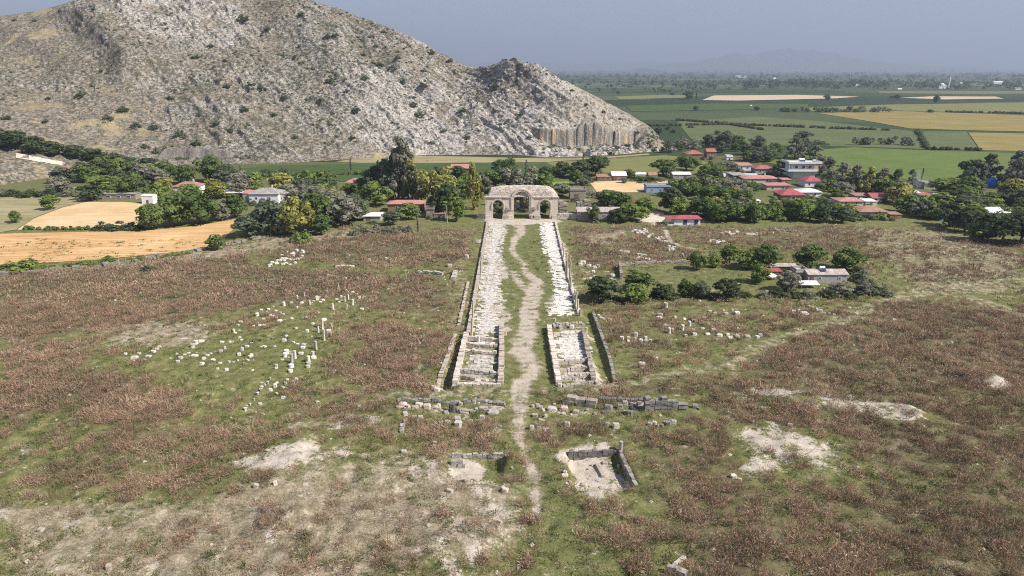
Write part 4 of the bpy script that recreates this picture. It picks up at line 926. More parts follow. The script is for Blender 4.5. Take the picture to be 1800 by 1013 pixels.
def heap(n, poly, f, w, h, where, group, mats, seed):
    P = poly; k = 0; g = random.Random(seed)
    while k < n:
        a = g.uniform(min(p[0] for p in P), max(p[0] for p in P)); b = g.uniform(min(p[1] for p in P), max(p[1] for p in P))
        if poly_sd(np.array([a]), np.array([b]), P)[0] > 0: continue
        px, py, s = f(a, b); stone(px, py, g.uniform(*w)/s, g.uniform(*h)/s, where, group, 'block', g.choice(mats)); k += 1
heap(30, [(330, 75), (420, 70), (520, 130), (510, 145), (430, 120), (340, 100)], fR, (10, 24), (6, 13), 'on the slope below the white cabin', 'white stones below the white cabin', ['white_stone', 'pale_stone'], 3)
heap(10, [(340, 225), (385, 195), (420, 230), (400, 240)], fR, (16, 36), (6, 11), 'in the white slab pile beyond the orchard lawn', 'white slab pile', ['white_stone'], 4)
heap(12, [(510, 180), (545, 150), (570, 180), (540, 192)], fR, (10, 20), (7, 14), 'in the small heap left of the first orchard tree', 'small grey and white heap', ['white_stone', 'grey_stone'], 5)
heap(14, [(700, 140), (770, 128), (830, 138), (760, 152)], fR, (12, 24), (5, 12), 'in the dark and white heap behind the orchard trees', 'dark and white heap', ['white_stone', 'dark_stone', 'pale_stone'], 6)
heap(12, [(800, 90), (890, 85), (890, 108), (810, 105)], fR, (10, 26), (7, 13), 'in the line of stones right of the white cabin', 'stones right of the white cabin', ['white_stone', 'pale_stone'], 7)
batch('958,100,66,10 990,103,10,22 1012,103,10,20 1077,95,8,14 890,100,10,18 600,215,14,22', fR, 'beyond the orchard trees', 'stones beyond the orchard')
batch('275,190,30,10 305,192,36,8 60,262,24,16 75,255,40,22 105,270,30,18 135,275,26,14 155,268,20,14 130,300,20,16 230,320,30,14 205,300,20,10', fR, 'near the left end of the orchard', 'stones at the left end of the orchard')
fN = lambda a, b: (910+a/5.294, 680+b/5.294, 5.294)
GN = 'building blocks of the near right ruins'
batch('185,195,45,45 140,207,32,28 215,218,42,42 240,238,32,28 340,178,32,22 160,288,64,42 260,303,36,42 210,322,36,22 430,178,42,38', fN, 'at the path end of the right ruins', GN, 'block', 'pale_stone')
batch('320,237,105,48 435,227,84,42 540,257,72,38 430,272,44,30 650,242,34,28 720,267,42,22', fN, 'beside the long pinkish wall', GN, 'block', 'pink_stone')
batch('840,240,92,66 950,222,62,50 1000,262,54,32 1000,190,62,45 1060,187,44,32 1130,202,52,42', fN, 'between the pinkish wall and the dark stepped wall', GN, 'block', 'grey_stone')
batch('820,267,84,26 1040,287,64,50 1090,237,92,42 1650,227,62,42 1690,240,40,26', fN, 'around the foot of the dark stepped wall', GN, 'block', 'dark_stone')
batch('130,412,52,42 170,392,32,52 200,407,42,26 265,417,64,22', fN, 'beside the path before the right ruins', GN, 'block', 'grey_stone')
batch('460,377,62,50 560,382,42,52 620,387,62,22 660,382,52,22 830,372,52,50 915,387,72,66', fN, 'in the second row of the near right ruins', GN, 'block', 'grey_stone')
batch('1230,372,54,42 1270,357,52,36 1300,385,40,30 1340,387,42,36 1370,357,42,32 1400,377,62,42 1450,367,62,52 1420,342,40,26', fN, 'in the pile before the dark stepped wall', GN, 'block', 'grey_stone')
batch('760,632,22,26 820,637,62,26 870,637,32,22 945,672,32,36 620,852,64,28 675,852,22,16', fN, 'inside the right excavated pit', 'stones in the right pit', 'block', 'pale_stone')
batch('1045,802,42,30 1055,857,42,22 440,832,72,22 440,802,42,30 460,922,32,30 545,912,42,36 610,947,72,32 490,882,32,26', fN, 'on the rim of the right excavated pit', 'stones in the right pit', 'block', 'pale_stone')
stone(1091, 793, 8.5, 26, 'at the back corner of the right excavated pit', 'columns of the near ruins', 'column', 'grey_stone')
fM = lambda a, b: (690+a/5.627, 680+b/5.627, 5.627)
GM = 'building blocks of the near left ruins'
batch('670,182,45,50 810,177,50,42 850,182,30,24 930,177,30,48', fM, 'against the dark back wall of the near left ruins', GM, 'block', 'pale_stone')
batch('60,247,52,28 100,227,84,42 150,242,42,48 260,217,84,32 340,247,84,55 310,237,44,42 420,237,54,32 455,227,44,42', fM, 'in the front row of the near left ruins', GM, 'block', 'pale_stone')
batch('530,277,54,32 690,262,54,22 735,262,44,22 790,257,64,22 925,242,64,32 965,242,54,42 995,287,124,28', fM, 'in the path end of the near left ruins', GM, 'block', 'grey_stone')
batch('590,252,62,112 620,242,52,52 650,247,42,42', fM, 'in the upright dark group of the near left ruins', GM, 'block', 'dark_stone')
batch('125,312,54,42 215,337,54,36 275,337,62,32 125,372,54,42 95,422,62,42 90,457,52,32 90,482,52,32 400,402,52,28', fM, 'at the outer end of the near left ruins', GM, 'block', 'grey_stone')
batch('640,347,78,60 645,407,86,66 540,387,72,55 500,382,52,32 480,372,42,22', fM, 'in the big stacked pier of the near left ruins', GM, 'block', 'grey_stone')
batch('775,347,42,28 885,332,62,52 880,362,72,32 1060,412,42,22', fM, 'between the near left ruins and the path', GM, 'block', 'grey_stone')
batch('415,582,45,48 410,612,42,32 410,652,52,32 270,667,52,22 110,682,62,28', fM, 'left of the left excavated pit', GM, 'block', 'grey_stone')
batch('705,752,42,62 565,757,52,32 570,792,52,32 565,832,62,32 590,902,22,50 730,882,62,42', fM, 'inside the left excavated pit', 'stones in the left pit', 'block', 'pale_stone')
batch('1130,692,42,22 1180,697,32,22 1185,812,22,32', fM, 'on the path side rim of the left excavated pit', 'stones in the left pit', 'block', 'white_stone')
for px, py, w, h in ((888, 868, 12, 9), (878, 926, 9, 7), (484, 858, 8, 10), (450, 862, 9, 10), (1165, 940, 10, 7), (790, 870, 14, 9), (1130, 938, 8, 5), (70, 935, 12, 6), (190, 1002, 12, 10), (912, 1000, 8, 5), (1388, 758, 10, 7), (1290, 842, 12, 8), (1300, 846, 9, 6)):
    stone(px, py, w, h, 'on the rough ground in the foreground', 'loose stones in the foreground', 'block', 'pale_stone')
# fallen beam in the right pit
def beam():
    a = ground(1049, 803); b = ground(1061, 824); m = MB(); L = math.hypot(b[0]-a[0], b[1]-a[1]); z = H(*a)
    m.box((0, 0, .25), (L, .5, .5), 0, .04); o = m.build('stone_beam', M['pale_stone'], None, ((a[0]+b[0])/2, (a[1]+b[1])/2, z)); o.rotation_euler[2] = math.atan2(b[1]-a[1], b[0]-a[0]); tag(o, 'long fallen stone beam lying across the floor of the right excavated pit', 'stone beam')
beam()
# colonnade stubs
GC = 'column stubs along the colonnaded street'
for px, py, w, h in ((847, 470, 3.5, 28), (845, 488, 3.5, 30), (832, 574, 4.5, 48), (829, 592, 4.5, 34)):
    stone(px, py, w, h, 'outside the left colonnade wall', GC, 'column', 'pale_stone')
for px, py, w, h in ((988, 445, 3.4, 18), (991, 456, 3.6, 20), (995, 480, 4, 36), (997, 492, 4, 34), (1001, 503, 4.2, 44), (1004, 512, 4.2, 26), (1009, 530, 4.4, 20), (1012, 542, 4.4, 30), (1016, 550, 4.6, 24), (1020, 556, 5, 12)):
    stone(px, py, w, h, 'outside the right colonnade wall', GC, 'column', 'pale_stone')
for px, py, w, h in ((841, 603, 6, 13), (975, 574, 6, 14), (1030, 589, 6, 14), (967, 582, 8, 11), (1038, 640, 6, 14), (1041, 655, 6, 16)):
    stone(px, py, w, h, 'built into the walls of the shop rooms', GC, 'column', 'pink_stone')
for px, py, w, h in ((887, 590, 9, 12), (985, 578, 8, 6), (1005, 578, 9, 7), (1050, 676, 10, 8), (984, 681, 9, 9), (893, 558, 7, 5), (872, 675, 14, 7), (852, 672, 10, 6), (768, 690, 12, 8), (775, 684, 10, 8), (762, 684, 9, 7), (790, 470, 10, 6), (820, 455, 8, 8)):
    stone(px, py, w, h, 'along the walls of the colonnaded street', 'loose blocks along the street', 'block', 'pale_stone')

# the smallest fragments, several hundred in heaps and along the field edges, as one mass
bpy.context.view_layer.update(); m = MB(); mats = ['white_stone', 'pale_stone', 'grey_stone', 'dark_stone']; mi = []
for o in HEAPS:
    me = o.data; W_ = Matrix.LocRotScale(o.location, o.rotation_euler, o.scale); m.add([tuple(W_ @ v.co) for v in me.vertices], [tuple(f.vertices) for f in me.polygons]); k = next(i for i, q in enumerate(mats) if M[q] == me.materials[0]); mi += [k]*len(me.polygons)
    bpy.data.objects.remove(o)
me = m.mesh('stone_rubble'); [me.materials.append(M[q]) for q in mats]; me.polygons.foreach_set('material_index', mi); tag(link('stone_rubble', me), 'small pale stone fragments in heaps and along the field edges', 'rubble', None, 'stuff')
# ------------------------------------------------------------------ houses
BOXES = []   # visible rectangles of the houses (px0, top, px1, base)
def roof_shape(kind, w, d, ez, rz, oh=.45, th=.16):
    m = MB(); x0, x1, y0, y1 = -w/2-oh, w/2+oh, -oh, d+oh
    if kind == 'hip':
        i = min(w, d)/2*.95 if w >= d else 0; yb = d/2
        R0 = (x0+oh+i, yb, rz); R1 = (x1-oh-i, yb, rz)
        vs = [(x0, y0, ez), (x1, y0, ez), (x1, y1, ez), (x0, y1, ez), R0, R1]
        fs = [(0, 1, 5, 4), (1, 2, 5), (2, 3, 4, 5), (3, 0, 4)]
    elif kind == 'gable':
        vs = [(x0, y0, ez), (x1, y0, ez), (x1, y1, ez), (x0, y1, ez), (x0, d/2, rz), (x1, d/2, rz)]
        fs = [(0, 1, 5, 4), (2, 3, 4, 5), (1, 2, 5), (3, 0, 4)]
    else:
        vs = [(x0, y0, ez), (x1, y0, ez), (x1, y1, rz), (x0, y1, rz)]; fs = [(0, 1, 2, 3)]
    n = len(vs); low = [(a, b, c-th) for a, b, c in vs[:4]]
    m.add(vs+low, fs+[(n+3, n+2, n+1, n)]+[(n+k, n+(k+1) % 4, (k+1) % 4, k) for k in range(4)]); return m
def house(p0, p1, top, eave, base, kind, rmat, wmat, label, phrase, depth=None, wins=(), door=None, cat='house', name='house', chimney=False, tank=False, oh=.45, gable_fill=True):
    cx, y = ground((p0+p1)/2, base); k = ppm(cx, y); ovh = 2*oh if oh > .2 else 0
    w = max(1.5, (p1-p0)/k-ovh); d = depth or max(4, min(9, w*.7)); ez = z_at(eave, y); rz = max(ez+.12, z_at(top, y+(d/2 if kind in ('hip', 'gable') else d)))
    root = empty(name, (cx, y, 0)); tag(root, label, cat); root['group'] = 'houses of the village'
    wl = MB().box((0, d/2, ez/2-.08), (w, d, ez-.05+.0))
    if kind == 'gable':
        for s in (-1, 1): wl.add([(s*(w/2-.01), .1, ez-.12), (s*(w/2-.01), d-.1, ez-.12), (s*(w/2-.01), d/2, rz-.25), (s*(w/2-.25), .1, ez-.12), (s*(w/2-.25), d-.1, ez-.12), (s*(w/2-.25), d/2, rz-.25)], [(0, 1, 2), (5, 4, 3), (0, 3, 4, 1), (1, 4, 5, 2), (2, 5, 3, 0)])
    if kind == 'shed' and rz-ez > .5:
        wl.box((0, d-.3, ez+(rz-ez)/2-.15), (w, .3, rz-ez-.2))
    wl.build('wall', M[wmat], root)
    if kind == 'flat':
        m = MB(); m.box((0, d/2, ez+.1), (w+.5, d+.5, .22)); m.build('roof', M[rmat], root)
        m = MB(); t = .2; hh = .7
        for c, s in (((0, .1, ez+.2+hh/2), (w, t, hh)), ((0, d-.1, ez+.2+hh/2), (w, t, hh)), ((-w/2+.1, d/2, ez+.2+hh/2), (t, d-2*t-.02, hh)), ((w/2-.1, d/2, ez+.2+hh/2), (t, d-2*t-.02, hh))): m.box(c, s)
        m.build('parapet', M[wmat], root)
    else:
        r = roof_shape(kind, w, d, ez, rz, oh).build('roof', M[rmat], root)
        if chimney: MB().box((w*.2, d*.55, rz+.3), (.6, .6, 1.5)).build('chimney', M['cream_wall'], r)
    for fx, fz, ww, wh in wins:
        m = MB(); x = -w/2+w*fx; z = ez*fz
        f = m.box((x, -.03, z), (ww, .1, wh)).build('window', M['blue_trim'] if 'blue' in label else M['white_wall'], root)
        MB().box((x, -.07, z), (ww-.24, .06, wh-.24)).build('pane', M['glass'], f)
    if door:
        fx, ww, wh = door; MB().box((-w/2+w*fx, -.04, wh/2), (ww, .12, wh)).build('door', M['wood'], root)
    BOXES.append((p0, top, p1, base)); LANDMARK.append(((p0+p1)/2, base, phrase)); return root, w, d, ez, rz
W2 = [(.25, .55, 1.1, 1.2), (.7, .55, 1.1, 1.2)]
# the white cabin at the edge of the field
cab, w, d, ez, rz = house(1182, 1233, 378, 384.5, 397, 'hip', 'crimson_roof', 'white_wall', 'white cabin with red sheet roof, blue windows and open porch at the field edge', 'the white cabin', 5.5, [(.42, .5, 1.5, 1.9), (.84, .5, 1.5, 1.9)], None, 'cabin', 'cabin', oh=.6)
MB().box((-w/2-1.3, 2.5, .25), (2.6, 5, .5)).build('porch_deck', M['white_wall'], cab); 
m = MB(); m.box((-w/2-1.5, 2.4, ez-.02), (3.2, 6.2, .18)); m.build('porch_roof', M['crimson_roof'], cab)
for yy in (.3, 4.7): MB().box((-w/2-2.4, yy, ez/2+.2), (.16, .16, ez-.5)).build('post', M['white_wall'], cab)
MB().box((0, 2.7, .12), (w+.3, 5.8, .22)).build('plinth', M['grey_wall'], cab)
house(680, 747, 351.5, 358.5, 373, 'hip', 'pink_roof', 'brick_wall', 'long low house with faded red hipped roof left of the gate', 'the faded red long house', 7, W2, (.5, 1.1, 2))
house(637, 671, 373.5, 380, 389, 'shed', 'white_roof', 'grey_wall', 'open shed with pale flat roof in front of the dark trees', 'the pale roofed shed', 5, [], (.3, 1.5, 1.7), 'shed', 'shed')
house(749, 763, 366, 368, 384, 'flat', 'grey_roof', 'rubble_wall', 'small square stone hut with a flat roof beside the lamp post', 'the small stone hut', 3.2, [(.3, .6, .6, .6)], None, 'hut', 'hut', oh=.1)
house(762, 783, 374, 376, 384, 'shed', 'orange_roof', 'rubble_wall', 'low brown lean-to beside the small stone hut', 'the brown lean-to', 3, [], (.5, 1, 1.4), 'shed', 'shed', oh=.15)
house(437, 492, 330, 341, 358, 'hip', 'grey_roof', 'white_wall', 'white house with grey hipped roof above the ragged trees', 'the grey roofed white house', 9, W2, (.5, 1, 2.1), chimney=True)
house(428, 446, 334, 340, 357, 'shed', 'pink_roof', 'grey_wall', 'low red roofed annex on the left side of the grey roofed house', 'the red annex', 4, [], (.5, 1, 1.9), 'annex', 'annex', oh=.2)
house(486, 506, 337, 341, 356, 'hip', 'grey_roof', 'cream_wall', 'small outbuilding with pale hipped roof at the right end of the grey roofed house', 'the small outbuilding', 5, [(.5, .5, .8, .9)], None, 'outbuilding', 'outbuilding', oh=.2)
house(305, 351, 319, 328, 346, 'hip', 'orange_roof', 'white_wall', 'white two level house with patchy rust red roof among the left trees', 'the rust roofed white house', 8, [(.2, .75, 1, 1.1), (.55, .75, 1, 1.1), (.88, .72, 1.2, 1.1), (.88, .28, 1.2, 1.2)], (.5, 1, 2), chimney=True)
house(84, 122, 293, 300, 306, 'hip', 'crimson_roof', 'white_wall', 'small white house with bright red roof at the foot of the hill', 'the far left red roofed house', 8, W2)
house(250, 270, 341, 344.5, 359, 'gable', 'white_roof', 'white_wall', 'small white gabled shed behind the stubble field', 'the small white gabled shed', 4, [], (.5, 1, 1.8), 'shed', 'shed', oh=.15)
house(178, 240, 337.5, 341, 351, 'shed', 'grey_roof', 'rubble_wall', 'long low open-sided shed with grey roof behind the stubble field', 'the long low shed', 6, [(.2, .5, 2, 1), (.5, .5, 2, 1), (.8, .5, 2, 1)], None, 'shed', 'shed', oh=.3)
house(607, 639, 313, 321, 334, 'hip', 'pink_roof', 'white_wall', 'pale house with salmon red roof above the trees at the green field', 'the salmon roofed house', 8, W2)
house(663, 683, 288, 291, 297, 'gable', 'white_roof', 'white_wall', 'small bright white shed beside the tall eucalyptus', 'the small bright white shed', 5, [], None, 'shed', 'shed')
house(791, 834, 289, 296, 306, 'shed', 'pink_roof', 'brick_wall', 'brown barn with faded red sloping roof below the hill', 'the faded red barn', 8, [(.5, .5, 1.2, 1)], (.75, 2, 2), 'barn', 'barn')
house(845, 866, 303.5, 307, 315, 'flat', 'white_roof', 'grey_wall', 'small grey flat roofed hut behind the gate trees', 'the small grey hut', 5, [(.5, .5, 1.4, 1)], None, 'hut', 'hut', oh=.2)
house(1014, 1092, 364, 372.5, 388, 'shed', 'rusty_roof', 'rubble_wall', 'long low stone building with rusty white sheet roof right of the gate', 'the long stone building', 5.5, [(.62, .55, 1.4, .7)], (.72, 1.2, 1.9), 'building', 'long_building', oh=.25)
house(1108, 1150, 348.5, 359, 370, 'hip', 'crimson_roof', 'cream_wall', 'square house with crimson pyramid roof right of the gate', 'the crimson pyramid roofed house', 9, W2, oh=.6)
house(1002, 1030, 331, 335, 351, 'flat', 'grey_roof', 'rubble_wall', 'grey flat roofed building behind the ruined piers', 'the grey flat roofed building', 6, [], (.4, 2, 2.6), 'building', 'building', oh=.2)
house(1049, 1078, 306, 311, 318, 'shed', 'orange_roof', 'brick_wall', 'brick barn with brown roof above the orange stubble field', 'the brick barn', 7, [(.2, .6, .8, .6), (.5, .6, .8, .6), (.8, .6, .8, .6)], None, 'barn', 'barn', oh=.3)
house(1075, 1102, 301.5, 309, 318, 'gable', 'white_roof', 'brick_wall', 'barn with clean white roof above the orange stubble field', 'the white roofed barn', 9, [(.5, .5, 1, .8)], (.2, 1.6, 2), 'barn', 'barn', oh=.3)
house(1117, 1137, 303, 306.5, 315, 'shed', 'white_roof', 'cream_wall', 'small hut with cream sloping roof, between two barns', 'the cream hut', 6, [(.5, .5, .9, .8)], None, 'hut', 'hut', oh=.2)
house(1140, 1155, 303, 308, 316, 'gable', 'orange_roof', 'pink_wall', 'tiny hut with tan tiled roof beside a cream hut', 'the tan hut', 6, [(.5, .5, .9, .8)], None, 'hut', 'hut', oh=.2)
house(1182, 1215, 302, 307, 315, 'gable', 'white_roof', 'grey_wall', 'grey walled barn with white roof left of the village lane', 'the white roofed grey barn', 8, [(.3, .5, 1, .8)], (.7, 1.5, 2), 'barn', 'barn', oh=.3)
house(1136, 1178, 327, 329, 339, 'flat', 'grey_roof', 'blue_wall', 'bluish grey block building at the edge of the orange field', 'the bluish block', 7, [(.25, .5, 1.2, .9), (.6, .5, 1.2, .9)], (.85, 1, 2), 'building', 'building', oh=.15)
house(1182, 1226, 324, 332, 341, 'hip', 'grey_roof', 'grey_wall', 'low house with wide grey roof right of the orange field', 'the wide grey roofed house', 8, W2)
house(1206, 1237, 264, 271, 279, 'hip', 'red_roof', 'brick_wall', 'brown house with dark red roof nearest the quarry cliff', 'the quarry end red house', 10, W2)
house(1241, 1259, 261, 267, 278, 'hip', 'red_roof', 'brick_wall', 'tall narrow brown house with dark red roof beside the last house by the cliff', 'the narrow brown house', 8, [(.3, .7, 1, 1), (.7, .7, 1, 1)])
house(1277, 1288, 274, 276, 281, 'flat', 'white_roof', 'white_wall', 'tiny white hut between trees at the far end of the village', 'the tiny white hut', 5, [(.5, .5, .9, .8)], None, 'hut', 'hut', oh=.2)
house(1296, 1322, 286, 291, 300, 'shed', 'pink_roof', 'white_wall', 'small white house with red and white sloping roof below the far lane bend', 'the red and white house', 7, W2)
house(1326, 1362, 290, 297, 306, 'hip', 'red_roof', 'grey_wall', 'grey house with dark red roof left of the white two-storey house', 'the dark red roofed grey house', 8, W2)
house(1306, 1368, 308, 314, 322, 'hip', 'pink_roof', 'cream_wall', 'long house with salmon tiled roof in the middle of the village', 'the long salmon roofed house', 9, W2, chimney=True)
house(1346, 1390, 322, 326, 335, 'shed', 'pink_roof', 'pink_wall', 'pinkish house with low faded roof in front of the white two-storey house', 'the pinkish house', 8, W2)
house(1374, 1390, 313, 316, 325, 'shed', 'pink_roof', 'brick_wall', 'small brown annex beside the lower storey of the white two-storey house', 'the brown annex', 6, [], (.5, 1, 2), 'annex', 'annex', oh=.2)
# the white two-storey house
X0, Y0 = ground(1412, 314); k = ppm(X0, Y0); root = empty('two_storey_house', (X0, Y0, 0)); tag(root, 'large white two-storey house with flat roof and balconies above the village', 'house', 'houses of the village')
w = 55/k; d = 11; z1 = z_at(301.5, Y0); z2 = z_at(288, Y0)
MB().box((1.2, d/2+.6, z1/2-.02), (w-4.5, d-1.2, z1)).build('lower_storey', M['white_wall'], root); MB().box((0, d/2, z1+.12), (w+.8, d+1.4, .3)).build('balcony_slab', M['white_wall'], root)
MB().box((.6, d/2+.5, (z1+z2)/2+.13), (w-3.0, d-1.3, z2-z1-.28)).build('upper_storey', M['white_wall'], root); rf = MB().box((0, d/2, z2+.12), (w+1, d+1.2, .34)).build('roof', M['white_roof'], root)
m = MB(); m.box((0, -.4, z2+.75), (w+.8, .2, .9)); m.box((-w/2-.3, d/2, z2+.75), (.2, d+.6, .9)); m.box((w/2+.3, d/2, z2+.75), (.2, d+.6, .9)); m.build('parapet', M['white_wall'], root)
m = MB(); m.box((0, -.55, z1+.7), (w+.6, .14, .8)); m.build('balcony_wall', M['white_wall'], root)
for fx in (-.26, -.03, .17):
    f = MB().box((w*fx, -.12+.0, (z1+z2)/2+.35), (2.0, .12, 1.7)).build('window', M['white_wall'], root); MB().box((w*fx, -.2, (z1+z2)/2+.35), (1.7, .1, 1.4)).build('pane', M['glass'], f)
for s in (-1, 1): MB().box((s*(w/2-.1), -.2, (z1+z2)/2+.15), (.4, .4, z2-z1-.35)).build('pillar', M['pink_wall'], root)
MB().box((w*.36, -.14, (z1+z2)/2+.1), (2.2, .14, 2.3)).build('door', M['pink_wall'], root)
BOXES.append((1383, 282, 1441, 314)); LANDMARK.append((1412, 314, 'the white two-storey house'))
def tank(px, py, x, y, z, s, label, mat='white_wall'):
    o = empty('water_tank', (x, y, z)); tag(o, label, 'water tank', 'roof water tanks'); m = MB(); m.tube((-.9*s, 0, .95*s), (.9*s, 0, .95*s), .55*s, .55*s, 12); m.build('drum', M[mat], o)
    m = MB(); [m.box((a*s, b*s, .25*s), (.12*s, .12*s, .5*s)) for a in (-.7, .7) for b in (-.35, .35)]; m.build('stand', M['metal'], o)
    m = MB(); m.add([(-.9*s, -1.8*s, .1), (.9*s, -1.8*s, .1), (.9*s, -.7*s, .9*s), (-.9*s, -.7*s, .9*s), (-.9*s, -1.8*s, .02), (.9*s, -1.8*s, .02), (.9*s, -.7*s, .8*s), (-.9*s, -.7*s, .8*s)], [(0, 1, 2, 3), (7, 6, 5, 4), (0, 4, 5, 1), (1, 5, 6, 2), (2, 6, 7, 3), (3, 7, 4, 0)]); m.build('panel', M['glass'], o)
tank(0, 0, X0-1.0, Y0+3, z2+.3, 1.6, 'large white water tank on the roof of the two-storey house'); tank(0, 0, X0+6, Y0+3, z2+.3, 1.0, 'smaller water tank at the right on the roof of the two-storey house', 'metal')
house(1413, 1447, 309, 319, 329, 'hip', 'crimson_roof', 'white_wall', 'white house with deep red hipped roof just below the two-storey house', 'the deep red roofed white house', 9, W2)
house(1371, 1417, 331.5, 343, 352, 'hip', 'crimson_roof', 'brick_wall', 'house with broad crimson hipped roof and dark porch in the middle of the trees', 'the broad crimson roofed house', 10, [(.5, .4, 2, 1.6)])
house(1404, 1445, 331, 338, 347, 'hip', 'white_roof', 'white_wall', 'white roofed house right of the broad crimson roof', 'the white roofed house', 9, W2)
house(1474, 1519, 347, 354, 362, 'hip', 'pink_roof', 'cream_wall', 'house with light red patched roof among the right hand trees', 'the light red roofed house', 9, W2)
house(1521, 1541, 349, 354, 362, 'shed', 'white_roof', 'cream_wall', 'small lean-to with whitish roof between two red roofs', 'the whitish lean-to', 6, [], (.5, 1, 1.6), 'shed', 'shed', oh=.2)
house(1502, 1530, 340.5, 344, 353, 'shed', 'orange_roof', 'grey_wall', 'grey house with brownish sloping roof beside a magenta roof', 'the brownish roofed house', 7, W2, oh=.25)
house(1531, 1560, 339, 348, 356, 'gable', 'crimson_roof', 'white_wall', 'white house with magenta red gabled roof among the right hand trees', 'the magenta roofed house', 9, W2)
house(1508, 1561, 361, 372, 384, 'hip', 'orange_roof', 'cream_wall', 'cream house with brown tiled hipped roof along the edge of the field', 'the brown tiled house', 10, [(.2, .55, 1.2, 1.2), (.6, .55, 1.2, 1.2)], (.85, 1.1, 2.1), oh=.7)
house(1564, 1584, 372, 377, 385, 'shed', 'orange_roof', 'brick_wall', 'low brown shed attached right of the brown tiled house', 'the low brown shed', 5, [], (.5, 1.2, 1.6), 'shed', 'shed', oh=.2)
house(1620, 1645, 338, 345, 353, 'shed', 'red_roof', 'brick_wall', 'house with rusty red roof behind the wisp of smoke', 'the rusty red house', 8, W2)
house(1643, 1664, 338, 343, 351, 'shed', 'rusty_roof', 'cream_wall', 'shed with whitish rusty roof right of the smoke', 'the whitish rusty shed', 7, [], (.5, 1.4, 1.8), 'shed', 'shed')
house(1600, 1617, 335, 339, 349, 'gable', 'white_roof', 'brick_wall', 'small house with pale blue-white roof left of the smoke', 'the pale roofed small house', 7, W2, oh=.25)
house(1624, 1648, 321, 324, 333, 'flat', 'grey_roof', 'grey_wall', 'long grey flat roofed store in front of the bright green field', 'the grey store', 8, [(.5, .5, 2, .8)], None, 'building', 'building', oh=.2)
house(1650, 1677, 373, 376, 389, 'shed', 'rusty_roof', 'blue_wall', 'small pale blue shed with whitish roof at the field edge on the right', 'the pale blue shed', 6, [(.3, .55, 1, .9)], (.75, 1, 1.9), 'shed', 'shed', oh=.25)
house(1731, 1784, 365, 374, 388, 'gable', 'white_roof', 'white_wall', 'white house with wide pale gabled roof behind the dark trees on the far right', 'the wide pale roofed house', 12, W2, oh=.6)
house(1204, 1216, 363, 369, 378, 'gable', 'pink_roof', 'pink_wall', 'tiny pinkish hut hidden in the trees behind the white cabin', 'the tiny pink hut', 5, [], (.5, 1, 1.8), 'hut', 'hut', oh=.2)
house(1230, 1241, 346, 348, 353, 'flat', 'white_roof', 'white_wall', 'tiny white box of a hut showing above the trees behind the white cabin', 'the tiny white box hut', 4, [], (.5, .9, 1.2), 'hut', 'hut', oh=.1)
house(1328, 1337, 350, 353, 358, 'shed', 'white_roof', 'white_wall', 'tiny white roofed hut in the middle of the right hand trees', 'the tiny white roof', 4, [], (.5, .9, 1.2), 'hut', 'hut', oh=.1)
# farm in the orchard
farm, w, d, ez, rz = house(1418, 1490, 472.5, 482.5, 497, 'gable', 'rusty_roof', 'grey_wall', 'stone farmhouse with pale rusty gabled roof in the orchard', 'the orchard farmhouse', 5.5, [(.3, .55, .9, .7), (.8, .55, .9, .7)], (.1, 1, 1.9), 'farmhouse', 'farmhouse', oh=.25)
fx, fy = ground(1450, 483)
tank(0, 0, farm.location.x-.9, farm.location.y+d/2-.3, rz-.35, .8, 'small white water tank on the ridge of the orchard farmhouse')
house(1398, 1419, 476.5, 479, 493, 'flat', 'rusty_roof', 'grey_wall', 'grey flat roofed annex joined to the left end of the orchard farmhouse', 'the farm annex', 4, [], (.5, 1, 1.7), 'annex', 'annex', oh=.1)
house(1349, 1374, 468, 477, 486, 'shed', 'crimson_roof', 'wood', 'low shed with dark red sloping roof left of the orchard farmhouse', 'the red orchard shed', 6, [], (.6, 1.2, 1.3), 'shed', 'shed', oh=.2)
def sheet(px, py, w, d, h, mat, label, rz=0):
    x, y = ground(px, py); o = empty('lean_to_canopy', (x, y, H(x, y)), rz); tag(o, label, 'canopy')
    MB().add([(-w/2, 0, h), (w/2, 0, h), (w/2, d, h+.5), (-w/2, d, h+.5), (-w/2, 0, h-.08), (w/2, 0, h-.08), (w/2, d, h+.42), (-w/2, d, h+.42)], [(0, 1, 2, 3), (7, 6, 5, 4), (0, 4, 5, 1), (1, 5, 6, 2), (2, 6, 7, 3), (3, 7, 4, 0)]).build('roof', M[mat], o)
    for a in (-w/2+.2, w/2-.2):
        for b in (.2, d-.2): MB().box((a, b, h/2+b/d*.22), (.14, .14, h-.1+b/d*.44)).build('post', M['wood'], o)
sheet(1424, 508, 5.2, 2.6, 1.1, 'white_roof', 'low white metal canopy in front of the orchard farmhouse'); sheet(1362, 493, 2.6, 2.6, 1.0, 'white_roof', 'small white sheet canopy among the orchard bushes', .5); sheet(1374, 480, 9, 2, 2.0, 'rusty_roof', 'long narrow rusty canopy between the red shed and the farmhouse')
sheet(1300, 318, 8, 8, 3, 'grey_roof', 'grey canopy at the village lane bend', .2); sheet(1458, 384, 3.2, 3, 1.6, 'white_roof', 'small white topped stand in front of the trees on the right'); sheet(1075, 378, 3, 2, 2.2, 'white_roof', 'small awning in front of the long stone building')
sheet(408, 349, 14, 6, 2.6, 'white_roof', 'long white sheet canopy between the two white houses on the left')
